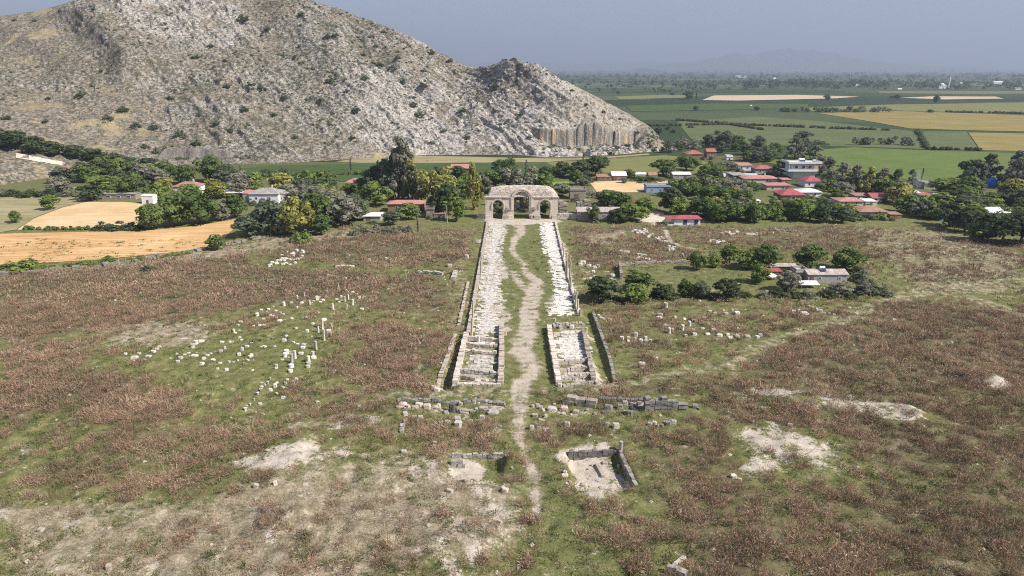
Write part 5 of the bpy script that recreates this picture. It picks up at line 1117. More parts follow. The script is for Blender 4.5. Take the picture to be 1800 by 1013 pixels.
# grey arched greenhouses
for px, py, L in ((1290, 316, 11), (1318, 316, 9)):
    x, y = ground(px, py); m = MB(); n = 10; r = 3.2; vs = []
    for xx in (-L/2, L/2):
        for i in range(n+1): vs.append((xx, r-r*math.cos(math.pi*i/n), r*.95*math.sin(math.pi*i/n)))
    m.add(vs, [(i, i+1, n+2+i, n+1+i) for i in range(n)]+[tuple(range(n, -1, -1)), tuple(range(n+1, 2*n+2))])
    o = m.build('greenhouse', M['metal'], None, (x, y, 0)); tag(o, 'pale grey arched greenhouse at the village lane' if px < 1300 else 'shorter arched greenhouse under the dark red roofed grey house', 'greenhouse'); BOXES.append((px-20, 303, px+20, py))
# blue tarpaulin over a heap
x, y = ground(1742, 327); vs = []; n = 18; m = MB(); prof = [(3.6, 0), (3.4, 1.2), (2.7, 2.5), (1.7, 3.5), (.7, 4.0), (.05, 4.1)]
m.lathe(prof, 20, jit=.07); o = m.build('tarpaulin', M['blue_tarp'], None, (x, y, 0), True); o.scale = (.8, .8, 1.15); tag(o, 'bright blue tarpaulin tent among the trees on the far right', 'tarpaulin'); BOXES.append((1732, 312, 1752, 328)); LANDMARK.append((1742, 327, 'the blue tarpaulin'))
# posts, lamp, wires
def pole(px, py, top, label, arm=True, name='utility_pole'):
    x, y = ground(px, py); h = z_at(top, y); o = empty(name, (x, y, 0)); tag(o, label, name.replace('_', ' ')); MB().tube((0, 0, 0), (0, 0, h), .16, .1, 8).build('mast', M['wood' if arm else 'metal'], o)
    if arm: MB().box((0, 0, h-.5), (1.8, .12, .14)).build('crossarm', M['wood'], o)
    else:
        MB().tube((0, 0, h), (-1.2, 0, h+.15), .06, .05, 6).build('arm', M['metal'], o); MB().box((-1.4, 0, h+.12), (.7, .25, .14)).build('lamp_head', M['metal'], o)
pole(786, 392, 361, 'grey street lamp standing alone left of the gate', False, 'street_lamp')
pole(1141, 366, 336, 'wooden utility pole beside the crimson pyramid roofed house'); pole(1563, 360, 330, 'wooden utility pole behind the brown tiled house'); pole(74, 292, 272, 'white pole beside the pale dirt road at the foot of the hill'); pole(1128, 388, 364, 'thin pole at the dusty yard near the white cabin'); pole(752, 310, 281, 'thin pole in the green field behind the village trees')
x, y = ground(1162, 403); o = MB().box((0, 0, .9), (.5, .4, 1.8), 0, .04).build('stone_post', M['grey_stone'], None, (x, y, 0)); tag(o, 'single grey stone post beside the track below the white cabin', 'post')
# the car seen through the main arch
def car(px, py, rz):
    x, y = ground(px, py); o = empty('parked_car', (x, y, 0), rz); tag(o, 'dark blue car parked behind the main arch of the gate', 'car'); t = NT('dark_car_paint'); paint = t.done(t.bsdf((.03, .05, .09), .3, None, .5))
    sec = [(-2.1, .35, .75), (-2.05, .3, .95), (-1.3, .3, 1.0), (-.75, .3, 1.02), (1.6, .3, 1.0), (2.05, .32, .9), (2.1, .35, .7)]; vs = []; 
    for sx, z0, z1 in sec:
        for yy, zz in ((-.8, z0), (-.86, (z0+z1)/2), (-.78, z1), (.78, z1), (.86, (z0+z1)/2), (.8, z0)): vs.append((sx, yy, zz))
    n = 6; m = MB().add(vs, [(k*n+i, (k+1)*n+i, (k+1)*n+(i+1) % n, k*n+(i+1) % n) for k in range(len(sec)-1) for i in range(n)]+[tuple(range(n)), tuple((len(sec)-1)*n+i for i in range(n-1, -1, -1))]); m.build('body', paint, o)
    m = MB().add([(-.85, -.76, 1.0), (1.75, -.76, 1.0), (1.75, .76, 1.0), (-.85, .76, 1.0), (-.2, -.62, 1.45), (1.25, -.62, 1.45), (1.25, .62, 1.45), (-.2, .62, 1.45)], [(0, 1, 5, 4), (1, 2, 6, 5), (2, 3, 7, 6), (3, 0, 4, 7)]); m.build('windows', M['glass'], o)
    MB().box((.52, 0, 1.47), (1.5, 1.26, .07)).build('roof', paint, o)
    for sx in (-1.3, 1.3):
        for sy in (-.78, .78): wl = MB().tube((sx, sy-.1, .32), (sx, sy+.1, .32), .32, .32, 14).build('wheel', M['dark_cloth'], o); MB().tube((sx, sy-.12, .32), (sx, sy+.12, .32), .18, .18, 10).build('rim', M['metal'], wl)
car(910, 367, R(80))
# the person by the right side of the main arch
def person(px, py, label):
    x, y = ground(px, py); o = empty('person', (x, y, 0), R(170)); tag(o, label, 'person')
    P = [(0, 0, .93), (0, 0, 1.1), (0, .01, 1.32), (0, .02, 1.47), (0, 0, 1.55), (0, -.02, 1.66), (0, -.02, 1.74), (.17, .02, 1.42), (.23, .03, 1.16), (.24, -.06, .92), (-.17, .02, 1.42), (-.23, .03, 1.16), (-.2, -.12, .95), (.1, 0, .86), (.1, .02, .48), (.1, .04, .08), (.1, -.1, .04), (-.1, 0, .86), (-.12, -.03, .48), (-.12, .02, .08), (-.12, -.12, .04)]
    E = [(0, 1), (1, 2), (2, 3), (3, 4), (4, 5), (5, 6), (3, 7), (7, 8), (8, 9), (3, 10), (10, 11), (11, 12), (0, 13), (13, 14), (14, 15), (15, 16), (0, 17), (17, 18), (18, 19), (19, 20)]
    rad = [.15, .14, .16, .11, .055, .095, .085, .07, .05, .04, .07, .05, .04, .095, .065, .045, .04, .095, .065, .045, .04]
    me = bpy.data.meshes.new('body'); me.from_pydata(P, E, []); b = link('body', me, o); t = NT('clothed_figure'); s = t.n('ShaderNodeSeparateXYZ'); t.put(s.inputs[0], t.co('Object'))
    me.materials.append(t.done(t.bsdf(t.mix(t.math('GREATER_THAN', s.outputs[2], 1.5), (.018, .018, .024), (.4, .24, .17)), .85)))
    md = b.modifiers.new('skin', 'SKIN'); lay = me.skin_vertices[0].data if me.skin_vertices else None
    if lay is None: bpy.context.view_layer.objects.active = b
    for i, r in enumerate(rad):
        if lay: lay[i].radius = (r, r*.8)
    if lay: lay[0].use_root = True
    b.modifiers.new('sub', 'SUBSURF').levels = 1
    MB().lathe([(.085, -.05), (.1, .0), (.095, .05), (.05, .1), (.01, .11)], 10, (0, .0, 1.72)).build('hair', M['dark_cloth'], o, None, True)
person(937.5, 386.5, 'person in dark clothes standing at the right pier of the main arch')

# ------------------------------------------------------------------ trees
T = tree
G1 = 'trees at the foot of the hill'
for px, py, w, h in ((-8, 268, 55, 40), (25, 270, 50, 34), (60, 276, 46, 30), (95, 281, 44, 27), (130, 285, 42, 24), (165, 290, 40, 22), (200, 294, 36, 18), (228, 296, 28, 14)):
    T(px, py, w, h, 'round', 'dark', G1, xyz=on_hill(px, py-8))
G2 = 'trees round the stubble fields'
for a in ((15, 345, 38, 18, 'bush', 'dark'), (50, 346, 36, 18, 'bush', 'dark'), (84, 346, 40, 20, 'bush', 'bluish'), (104, 339, 42, 30, 'round', 'olive'), (128, 345, 34, 20, 'bush', 'olive'), (112, 322, 45, 30, 'round', 'bluish'), (150, 312, 45, 28, 'round', 'dark'), (168, 320, 42, 28, 'round', 'broad'),
          (160, 352, 50, 28, 'round', 'dark'), (190, 332, 62, 25, 'wide', 'bright'), (205, 346, 40, 22, 'round', 'bright'), (236, 346, 52, 44, 'round', 'broad'), (252, 322, 46, 34, 'round', 'olive'), (284, 352, 38, 34, 'round', 'bright'), (278, 332, 48, 38, 'round', 'olive'), (230, 302, 40, 22, 'round', 'dark'), (262, 300, 40, 24, 'round', 'dark'),
          (90, 369, 35, 27, 'round', 'bright'), (28, 392, 25, 22, 'round', 'broad'), (265, 404, 50, 46, 'round', 'broad'), (180, 404, 34, 18, 'bush', 'dark'), (208, 404, 40, 18, 'bush', 'bluish'), (235, 404, 36, 16, 'bush', 'dark'), (310, 397, 64, 56, 'round', 'broad'), (350, 394, 72, 60, 'round', 'broad'), (386, 387, 42, 34, 'round', 'olive'), (414, 382, 50, 42, 'round', 'broad'),
          (326, 324, 42, 36, 'round', 'broad'), (370, 320, 56, 50, 'round', 'broad'), (398, 322, 42, 36, 'round', 'dark'), (425, 320, 16, 30, 'slim', 'broad'), (440, 326, 40, 18, 'bush', 'olive'), (380, 350, 44, 30, 'round', 'yellow'), (335, 356, 50, 34, 'round', 'bright'), (310, 362, 36, 26, 'round', 'broad'),
          (437, 417, 62, 40, 'round', 'bluish'), (381, 439, 36, 28, 'round', 'broad'), (38, 475, 56, 26, 'bush', 'bright'), (6, 476, 34, 16, 'bush', 'broad'), (193, 461, 25, 18, 'bush', 'bright'), (262, 476, 24, 14, 'bush', 'bluish'), (150, 466, 40, 10, 'bush', 'bright')): T(*a, group=G2)
G3 = 'trees left of the gate'
for a in ((482, 412, 72, 64, 'round', 'bluish'), (520, 412, 72, 66, 'wide', 'yellow'), (556, 403, 74, 66, 'round', 'broad'), (530, 426, 36, 30, 'bush', 'bright'), (567, 413, 36, 34, 'round', 'broad'), (600, 397, 70, 56, 'wide', 'olive'), (622, 388, 60, 48, 'round', 'bluish'), (588, 372, 70, 40, 'round', 'olive'), (540, 362, 70, 40, 'wide', 'olive'), (660, 362, 58, 46, 'round', 'bright'),
          (640, 345, 46, 34, 'round', 'bright'), (615, 344, 30, 24, 'round', 'bright'), (560, 344, 60, 28, 'round', 'bluish'), (512, 346, 52, 24, 'round', 'olive'), (470, 307, 28, 14, 'bush', 'bluish'), (495, 307, 38, 16, 'bush', 'bluish'), (656, 346, 52, 58, 'round', 'dark'), (690, 347, 64, 74, 'round', 'bluish'), (708, 352, 64, 108, 'tall', 'olive'), (725, 354, 46, 72, 'tall', 'yellow'), (700, 349, 62, 88, 'tall', 'olive'), (718, 350, 54, 94, 'tall', 'olive'),
          (766, 362, 72, 72, 'wide', 'yellow'), (742, 357, 50, 60, 'round', 'olive'), (788, 378, 58, 58, 'round', 'broad'), (803, 389, 38, 44, 'round', 'bright'), (832, 368, 40, 84, 'tall', 'yellow'), (805, 313, 38, 22, 'round', 'dark'), (718, 386, 46, 30, 'round', 'bright'), (735, 412, 22, 46, 'slim', 'olive'), (690, 396, 40, 26, 'round', 'bluish'), (617, 300, 16, 24, 'slim', 'bluish'), (770, 378, 40, 40, 'round', 'dark')): T(*a, group=G3)
for i, px in enumerate((622, 636, 650, 664, 678, 692, 706, 720)): T(px+rnd.uniform(-3, 3), 412+rnd.uniform(-5, 2), 20, 17, 'bush', 'olive', 'grey-green shrubs in the row left of the gate')
G4 = 'trees behind the gate'
for a in ((872, 338, 62, 45, 'wide', 'broad'), (896, 322, 32, 46, 'round', 'broad'), (912, 340, 70, 50, 'wide', 'olive'), (942, 338, 60, 42, 'wide', 'broad'), (880, 304, 40, 24, 'round', 'broad'), (925, 313, 18, 34, 'slim', 'bluish'), (895, 303, 18, 30, 'slim', 'dark'), (990, 311, 42, 28, 'round', 'dark'), (1020, 313, 52, 32, 'round', 'dark'), (1046, 309, 50, 36, 'round', 'dark'), (1060, 295, 26, 20, 'round', 'dark'), (1025, 290, 14, 24, 'slim', 'bluish'),
          (960, 334, 40, 30, 'round', 'bright'), (985, 345, 40, 24, 'round', 'olive'), (1030, 345, 46, 20, 'bush', 'olive'), (845, 345, 40, 40, 'wide', 'olive'), (1105, 313, 26, 16, 'round', 'broad'), (1166, 309, 52, 30, 'round', 'broad'), (1206, 300, 46, 30, 'round', 'broad'), (1135, 318, 60, 12, 'bush', 'broad'), (960, 304, 36, 14, 'bush', 'dark')): T(*a, group=G4)
for a in ((898, 376, 26, 26, 'round', 'dark'), (928, 372, 30, 34, 'wide', 'olive'), (876, 372, 22, 14, 'bush', 'bluish'), (958, 378, 20, 22, 'round', 'dark'), (945, 366, 40, 40, 'round', 'broad'), (915, 360, 40, 30, 'wide', 'broad'), (880, 362, 30, 30, 'round', 'dark')): T(*a, group=G4)
G5 = 'trees round the long stone building and the white cabin'
for a in ((1068, 362, 52, 30, 'round', 'broad'), (1090, 368, 50, 32, 'round', 'broad'), (1110, 389, 58, 34, 'round', 'bright'), (1086, 391, 40, 26, 'round', 'dark'), (1042, 390, 26, 32, 'round', 'broad'), (1132, 376, 42, 30, 'round', 'bright'), (1178, 374, 52, 46, 'round', 'dark'), (1192, 379, 42, 34, 'round', 'bright'), (1250, 362, 60, 40, 'round', 'broad'), (1240, 383, 50, 38, 'round', 'broad'), (1262, 388, 44, 32, 'round', 'bright'), (1284, 388, 52, 38, 'round', 'broad'), (1225, 378, 36, 30, 'round', 'bright'), (1200, 345, 60, 34, 'wide', 'broad')): T(*a, group=G5)
G6 = 'trees of the village on the right'
for a in ((1396, 280, 46, 44, 'tall', 'olive'), (1412, 278, 40, 36, 'tall', 'bluish'), (1432, 290, 42, 34, 'tall', 'olive'), (1455, 322, 46, 46, 'tall', 'olive'), (1440, 308, 40, 34, 'tall', 'olive'), (1374, 306, 34, 26, 'round', 'dark'), (1345, 280, 50, 18, 'round', 'dark'), (1325, 283, 40, 20, 'round', 'bluish'),
          (1478, 330, 44, 44, 'tall', 'olive'), (1502, 336, 46, 46, 'tall', 'olive'), (1526, 338, 44, 44, 'tall', 'yellow'), (1550, 336, 44, 42, 'tall', 'olive'), (1574, 338, 40, 42, 'tall', 'bluish'), (1600, 332, 26, 34, 'tall', 'bluish'), (1618, 328, 18, 34, 'slim', 'bluish'), (1580, 356, 46, 38, 'round', 'yellow'), (1594, 374, 50, 34, 'round', 'bright'),
          (1668, 346, 70, 36, 'round', 'bright'), (1690, 352, 60, 30, 'round', 'broad'), (1655, 362, 46, 26, 'round', 'bright'), (1625, 376, 44, 34, 'round', 'bright'), (1640, 386, 40, 30, 'round', 'broad'), (1545, 386, 28, 18, 'bush', 'bright'), (1500, 386, 40, 16, 'bush', 'broad'), (1532, 352, 12, 22, 'slim', 'dark'),
          (1704, 334, 56, 56, 'round', 'bluish'), (1735, 322, 56, 52, 'tall', 'bluish'), (1782, 326, 66, 60, 'tall', 'olive'), (1795, 332, 64, 58, 'round', 'olive'), (1704, 345, 44, 34, 'round', 'bluish'), (1788, 352, 50, 30, 'round', 'olive'), (1756, 362, 60, 26, 'round', 'broad'), (1718, 368, 70, 24, 'wide', 'bright'), (1800, 372, 60, 40, 'round', 'bluish')): T(*a, group=G6)
G7 = 'dark trees on the far right'
for a in ((1668, 398, 50, 44, 'round', 'dark'), (1695, 408, 56, 48, 'round', 'dark'), (1728, 424, 62, 52, 'round', 'dark'), (1760, 428, 64, 56, 'wide', 'dark'), (1792, 430, 66, 60, 'wide', 'dark'), (1825, 430, 60, 60, 'wide', 'dark'), (1714, 424, 46, 34, 'round', 'bright'), (1740, 402, 60, 36, 'wide', 'broad'), (1790, 400, 70, 36, 'wide', 'broad'), (1850, 410, 60, 50, 'round', 'dark')): T(*a, group=G7)
G8 = 'orchard trees'
for a in ((1058, 531, 70, 46, 'round', 'dark'), (1122, 512, 56, 36, 'round', 'broad'), (1118, 532, 50, 34, 'round', 'bright'), (1224, 474, 34, 34, 'round', 'broad'), (1253, 470, 29, 28, 'round', 'bright'), (1282, 463, 38, 34, 'round', 'bright'), (1312, 473, 44, 34, 'round', 'bright'), (1342, 473, 60, 46, 'round', 'broad'), (1336, 498, 38, 36, 'round', 'bright'), (1424, 473, 62, 44, 'round', 'broad'), (1486, 474, 58, 40, 'round', 'broad'),
          (1382, 512, 46, 36, 'round', 'olive'), (1276, 527, 50, 38, 'round', 'dark'), (1231, 524, 34, 30, 'round', 'bluish'), (1204, 522, 32, 32, 'round', 'broad'), (1165, 524, 40, 26, 'round', 'dark'), (1515, 496, 40, 26, 'bush', 'olive'), (1545, 516, 44, 24, 'bush', 'bluish'), (1520, 516, 36, 24, 'bush', 'olive'), (1480, 512, 46, 24, 'bush', 'olive'), (1505, 482, 30, 20, 'bush', 'dark'), (1350, 480, 24, 14, 'bush', 'broad')): T(*a, group=G8)
for i in range(17):
    px = 1078+i*26+rnd.uniform(-6, 6); T(px, 522+2*math.sin(i*2.1)+(6 if px < 1150 else 0), rnd.uniform(22, 36), rnd.uniform(12, 18), 'bush', rnd.choice(['dark', 'bluish', 'olive', 'dark']), 'bushes of the orchard hedge')
# the rest of the village greenery, kept clear of the houses
def fill(poly, n, group, kinds, w=(26, 46), h=(20, 36), seed=1, gap=10):
    g = random.Random(seed); done = []; tries = 0
    while len(done) < n and tries < 6000:
        tries += 1; px = g.uniform(min(p[0] for p in poly), max(p[0] for p in poly)); py = g.uniform(min(p[1] for p in poly), max(p[1] for p in poly))
        if poly_sd(np.array([px]), np.array([py]), poly)[0] > 0: continue
        ww = g.uniform(*w); hh = ww*g.uniform(.68, .9)
        if any(abs(px-a) < gap and abs(py-b) < gap*.5 for a, b in done): continue
        if any(px+ww*.42 > x0 and px-ww*.42 < x1 and py > yb-9 and py-hh*.85 < yb-3 or (x0-4 < px < x1+4 and yb-16 < py <= yb-2) for x0, yt, x1, yb in BOXES): continue
        sh, lf = g.choice(kinds); done.append((px, py)); T(px, py, ww, hh, sh, lf, group)
RB = [('round', 'broad'), ('round', 'broad'), ('round', 'bright'), ('round', 'bright'), ('round', 'bluish'), ('wide', 'broad'), ('round', 'dark'), ('wide', 'olive'), ('round', 'yellow'), ('bush', 'bright')]
fill([(1195, 345), (1300, 312), (1380, 350), (1480, 356), (1600, 352), (1700, 362), (1720, 400), (1600, 386), (1480, 392), (1290, 394), (1200, 388)], 52, G6, RB, (28, 50), seed=4)
fill([(1255, 300), (1300, 290), (1370, 318), (1380, 340), (1280, 345), (1240, 320)], 16, G6, RB, (22, 36), seed=5, gap=8)
fill([(1150, 268), (1200, 250), (1290, 255), (1400, 276), (1330, 292), (1260, 292), (1200, 276)], 22, G6, [('round', 'bluish'), ('round', 'broad'), ('bush', 'olive'), ('tall', 'bluish')], (18, 34), seed=6, gap=8)
fill([(400, 330), (640, 325), (690, 360), (640, 392), (540, 390), (430, 378)], 18, G3, RB, (34, 54), seed=7)
fill([(120, 305), (300, 305), (420, 330), (420, 365), (250, 340), (150, 338)], 16, G2, RB, (28, 44), seed=8)
fill([(770, 310), (850, 300), (850, 352), (780, 350)], 8, G3, RB, (24, 40), seed=9)
fill([(1000, 318), (1034, 318), (1040, 348), (1000, 350)], 4, G4, RB, (20, 32), seed=10)
fill([(1430, 330), (1500, 330), (1600, 345), (1600, 360), (1450, 356)], 10, G6, [('round', 'olive'), ('round', 'bright')], (26, 40), seed=11)
fill([(1640, 340), (1800, 350), (1800, 395), (1690, 385), (1640, 366)], 14, G6, RB, (34, 52), seed=12)
fill([(1225, 320), (1290, 318), (1300, 345), (1236, 345)], 8, G6, RB, (26, 40), seed=13)
# garden shrubs against the village houses
gq = random.Random(77)
for x0, yt, x1, yb in list(BOXES):
    if yb > 390 or x0 < 300 or 1370 < x0 < 1390 or (1170 < x0 < 1190 and yb > 380): continue
    for k in range(2):
        if gq.random() < .75:
            ww = gq.uniform(.35, .7)*min(40, x1-x0); T(gq.uniform(x0, x1), yb+gq.uniform(1, 4), ww, min(ww*.8, (yb-yt)*gq.uniform(.4, .62)), gq.choice(['bush', 'bush', 'round']), gq.choice(['bright', 'broad', 'bluish', 'olive']), 'garden shrubs by the village houses')
# hedges
hedge([(44, 404), (100, 405), (158, 404)], 1.6, 1.6, 'broad', 'low dark hedge strip between the two stubble fields', seed=3)
hedge([(330, 446), (250, 458), (150, 467), (60, 474)], 1.1, 1.3, 'bright', 'low green hedge along the near edge of the large stubble field', seed=4)
hedge([(455, 311), (560, 309), (680, 306)], 1.6, 3, 'broad', 'dark green maize strip along the field below the hill', seed=5, leafsize=1.0)
hedge([(1495, 256), (1530, 254), (1570, 254), (1605, 257)], 6.5, 6, 'bluish', 'dark hedgerow mound behind the bright green field', seed=6, leafsize=1.6)
hedge([(1612, 231), (1620, 245), (1628, 261)], 3, 3.5, 'dark', 'thin dark hedge line between two grey-green fields', seed=7, leafsize=1.2)
hedge([(1628, 263), (1680, 264), (1722, 265)], 2.5, 3, 'dark', 'dark hedge along the front of the right grey-green field', seed=8, leafsize=1.2)
hedge([(1378, 197), (1440, 197), (1500, 198)], 7, 8, 'bluish', 'dark hedgerow beside the yellow field on the plain', seed=9, leafsize=2.0); hedge([(1508, 198), (1560, 198)], 9, 10, 'bluish', 'shorter dark hedgerow right of the first one on the plain', seed=10, leafsize=2.0)
hedge([(1050, 226), (1150, 222), (1290, 220), (1440, 226), (1560, 230)], 2.4, 3.5, 'dark', 'long dark hedge line crossing the green plain', seed=11, leafsize=1.5); hedge([(1190, 212), (1270, 218), (1340, 229)], 2.4, 3.5, 'dark', 'slanting dark hedge line on the plain beyond the quarry', seed=12, leafsize=1.5)
hedge([(1660, 198), (1740, 199), (1830, 202)], 2.6, 4, 'bluish', 'low hedge between the two yellowish fields on the right', seed=13, leafsize=1.6)
# trees out on the plain
for a in ((1454, 176, 13, 11, 'round'), (1577, 175, 13, 10, 'round'), (1645, 182, 12, 15, 'round'), (1493, 197, 14, 11, 'round'), (1330, 195, 12, 9, 'round'), (1223, 195, 12, 10, 'round'), (1635, 199, 12, 7, 'round'), (1261, 237, 14, 8, 'round'), (1279, 237, 14, 8, 'round'), (1273, 220, 12, 6, 'bush'), (1303, 223, 12, 6, 'bush'), (1210, 175, 26, 16, 'round'), (1224, 174, 14, 20, 'slim'), (1087, 166, 9, 7, 'round'), (1182, 168, 9, 7, 'round'), (1158, 237, 16, 16, 'round'), (1183, 234, 14, 8, 'round'), (1215, 225, 12, 8, 'bush'), (1413, 246, 34, 16, 'round'), (1440, 255, 30, 12, 'bush'), (1175, 229, 14, 8, 'round'), (1567, 174, 8, 6, 'round'), (1430, 224, 12, 6, 'bush')):
    T(*a, leaf='bluish', group='single trees on the plain')
# ------------------------------------------------------------------ shrubs on the hill
HS = [(60, 35, 14, 8), (165, 15, 10, 6), (290, 40, 9, 6), (427, 30, 26, 18), (470, 50, 18, 12), (530, 22, 16, 10), (588, 60, 18, 12), (575, 62, 16, 14), (580, 138, 22, 20), (625, 190, 20, 14), (668, 112, 22, 10), (675, 55, 16, 8), (700, 100, 14, 10), (642, 135, 18, 16), (690, 118, 22, 14), (708, 142, 14, 12), (747, 146, 24, 20), (738, 198, 18, 18), (728, 180, 20, 10), (813, 192, 20, 12), (760, 90, 16, 12), (745, 123, 16, 10), (610, 158, 14, 8), (640, 95, 12, 8), (565, 175, 14, 10), (660, 80, 14, 8), (790, 105, 16, 10),
      (820, 240, 18, 10), (760, 250, 14, 8), (930, 240, 12, 8), (868, 150, 14, 8), (1085, 258, 12, 9), (1075, 268, 14, 12), (1030, 182, 10, 6), (1062, 195, 10, 7), (1090, 208, 9, 6), (1120, 232, 10, 7), (1140, 250, 10, 8), (1005, 158, 10, 6), (1150, 262, 12, 9), (1165, 268, 16, 12), (1175, 255, 14, 12), (955, 170, 12, 7), (915, 200, 14, 8), (780, 228, 14, 9), (400, 150, 20, 12), (440, 148, 18, 10), (460, 152, 18, 12), (345, 98, 18, 10), (370, 80, 16, 8), (430, 190, 22, 12), (405, 225, 14, 16), (315, 235, 26, 18), (345, 250, 24, 12), (270, 220, 20, 18), (240, 218, 22, 12), (190, 205, 22, 16), (215, 190, 26, 14), (140, 165, 20, 14), (85, 172, 12, 8), (10, 205, 20, 12), (80, 210, 14, 10), (300, 170, 16, 10), (350, 200, 16, 10), (380, 215, 20, 10), (480, 200, 16, 8), (500, 170, 18, 9), (520, 240, 14, 8), (255, 255, 18, 12), (275, 262, 12, 20), (580, 218, 16, 8), (690, 215, 16, 8), (700, 240, 16, 8), (25, 34, 12, 6), (395, 105, 12, 8), (520, 100, 14, 8), (548, 120, 16, 8), (620, 240, 16, 9)]
for px, py, w, h in HS:
    o = tree(px, py+h*.4, w*.8, h*.85, 'bush', rnd.choice(['dark', 'bluish', 'bluish']), 'dark shrubs on the rocky hillside', xyz=on_hill(px, py+h*.4), name='shrub', noun='shrub')
# smaller scrub, too much of it to count
g = np.random.default_rng(5); B = []
sel = g.choice(nv*nu, 4300, replace=False)
dens = fbm(_hv[sel, 0]/30, _hv[sel, 1]/30, 7, 3)
blobs = []
for i, dn in zip(sel, dens):
    x, y, z = _hv[i]
    if dn < .42 or g.random() < .5*pale[:nv].ravel()[i] or z < 2 or cliff[:nv].ravel()[i] > .2 or _hx[i] < -60 or grass[:nv].ravel()[i] > .55: continue
    r = g.uniform(.35, 1.05)*(1.25 if g.random() < .2 else 1); blobs += [(x, y, z+r*.45, r), (x+r*.8, y+g.uniform(-.6, .6), z+r*.3, r*.75)]
V, Fc, tn = leaves_np(blobs, len(blobs)*14, .7, 9); me = mesh_np('scrub', V, Fc, 4, False, {'tint': tn}); tag(link('scrub', me, None, LEAF['bluish']), 'small dark scrub dotted over the rocky hillside', 'scrub', None, 'stuff')

# ------------------------------------------------------------------ weeds and grasses of the open ground: masses nobody could count
def tufts(name, label, mat, pts, hgt, spread, nb, wid, seed, lean=.45, prof=None, tone=0.0):
    """many thin blades per clump, one mesh"""
    g = np.random.default_rng(seed); n = len(pts); tot = n*nb
    c = np.repeat(pts, nb, 0); hh = np.repeat(hgt, nb)*(.45+.7*g.random(tot)); sp = np.repeat(spread, nb)
    a = g.random(tot)*6.283; r = np.sqrt(g.random(tot))*sp; bx = c[:, 0]+r*np.cos(a); by = c[:, 1]+r*np.sin(a); bz = c[:, 2]-.05
    la = a+g.normal(size=tot)*.7; ln = hh*(lean if np.isscalar(lean) else np.repeat(lean, nb))*g.random(tot)*(.4+r/(sp+1e-6))
    tx = bx+ln*np.cos(la); ty = by+ln*np.sin(la); tz = bz+hh*(1-.25*r/(sp+1e-6)); f = g.random(tot)*3.1416; w = np.repeat(wid, nb)*(.6+.8*g.random(tot))
    dx = np.cos(f)*w; dy = np.sin(f)*w
    if prof == 'head':     # a good part of the stalks carry side twigs instead of reaching up from the root
        tw = g.random(tot) < .5; u = .25+.6*g.random(tot); nx, ny, nz = bx+(tx-bx)*u, by+(ty-by)*u, bz+(tz-bz)*u; q = hh*(.18+.25*g.random(tot)); e = g.random(tot)*6.283
        bx, by, bz = np.where(tw, nx, bx), np.where(tw, ny, by), np.where(tw, nz, bz); el = g.random(tot)*1.1
        tx, ty, tz = np.where(tw, bx+q*np.cos(e)*np.cos(el), tx), np.where(tw, by+q*np.sin(e)*np.cos(el), ty), np.where(tw, bz+q*np.sin(el), tz); dx = np.where(tw, dx*1.5, dx); dy = np.where(tw, dy*1.5, dy)
    if prof == 'head':     # bushy seed head: widest two thirds up
        mx, my, mz = bx+(tx-bx)*.62, by+(ty-by)*.62, bz+(tz-bz)*.62
        V = np.stack([np.stack([bx, by, bz], 1), np.stack([mx-dx, my-dy, mz], 1), np.stack([tx, ty, tz], 1), np.stack([mx+dx, my+dy, mz+.05], 1)], 1).reshape(-1, 3); k = 4
    else:
        V = np.stack([np.stack([bx-dx*.6, by-dy*.6, bz], 1), np.stack([bx+dx*.6, by+dy*.6, bz], 1), np.stack([tx, ty, tz], 1)], 1).reshape(-1, 3); k = 3
    ct = np.repeat(np.clip(g.normal(.5, .25, n)+tone, 0, 1), nb); tint = np.repeat(np.clip(.68*ct+.32*g.random(tot), 0, 1), k)
    me = mesh_np(name, V, np.arange(tot*k).reshape(-1, k), k, False, {'tint': tint}); tag(link(name, me, None, mat), label, 'weeds' if 'weed' in name else 'grass', None, 'stuff')
def blade_mat(name, stops, tr=.2):
    t = NT(name); c = t.ramp(t.attr('tint'), stops); d = t.bsdf(c, .9, None, .05); q = t.n('ShaderNodeBsdfTranslucent'); t.put(q.inputs[0], c)
    m = t.n('ShaderNodeMixShader'); m.inputs[0].default_value = tr; t.t.links.new(d, m.inputs[1]); t.t.links.new(q.outputs[0], m.inputs[2]); return t.done(m.outputs[0])
BROWN = blade_mat('dry_weed_stalks', [(.05, (.11, .105, .055)), (.25, (.2, .155, .1)), (.45, (.285, .19, .132)), (.65, (.36, .24, .168)), (.82, (.43, .3, .205)), (.96, (.57, .47, .34))])
GREEN = blade_mat('green_weed', [(.05, (.05, .065, .024)), (.5, (.125, .142, .05)), (.95, (.25, .235, .11))])
STRAW = blade_mat('dry_straw', [(.05, (.17, .13, .08)), (.4, (.34, .27, .18)), (.7, (.5, .415, .3)), (.95, (.64, .55, .43))])
OCHRE = blade_mat('yellowing_weed', [(.05, (.13, .115, .05)), (.5, (.27, .225, .1)), (.95, (.46, .37, .19))])
g = np.random.default_rng(21)
def sample(n, y0, y1, fn):
    y = np.sqrt(g.random(n)*(y1**2-y0**2)+y0**2) if False else y0+(y1-y0)*g.random(n)
    half = .9*(y*CP+CAMH*SP)+6; x = (g.random(n)*2-1)*half
    keepw = half/(.9*(y1*CP+CAMH*SP)+6); k = g.random(n) < keepw; x, y = x[k], y[k]
    w, d, s, l, p, t, c = masks(x, y); q = fn(w, d, s, l, p, t, c, x, y); k = g.random(len(x)) < q; return x[k], y[k]
def patchy(x, y, s, seed): return fbm(x/s, y/s, seed, 3)
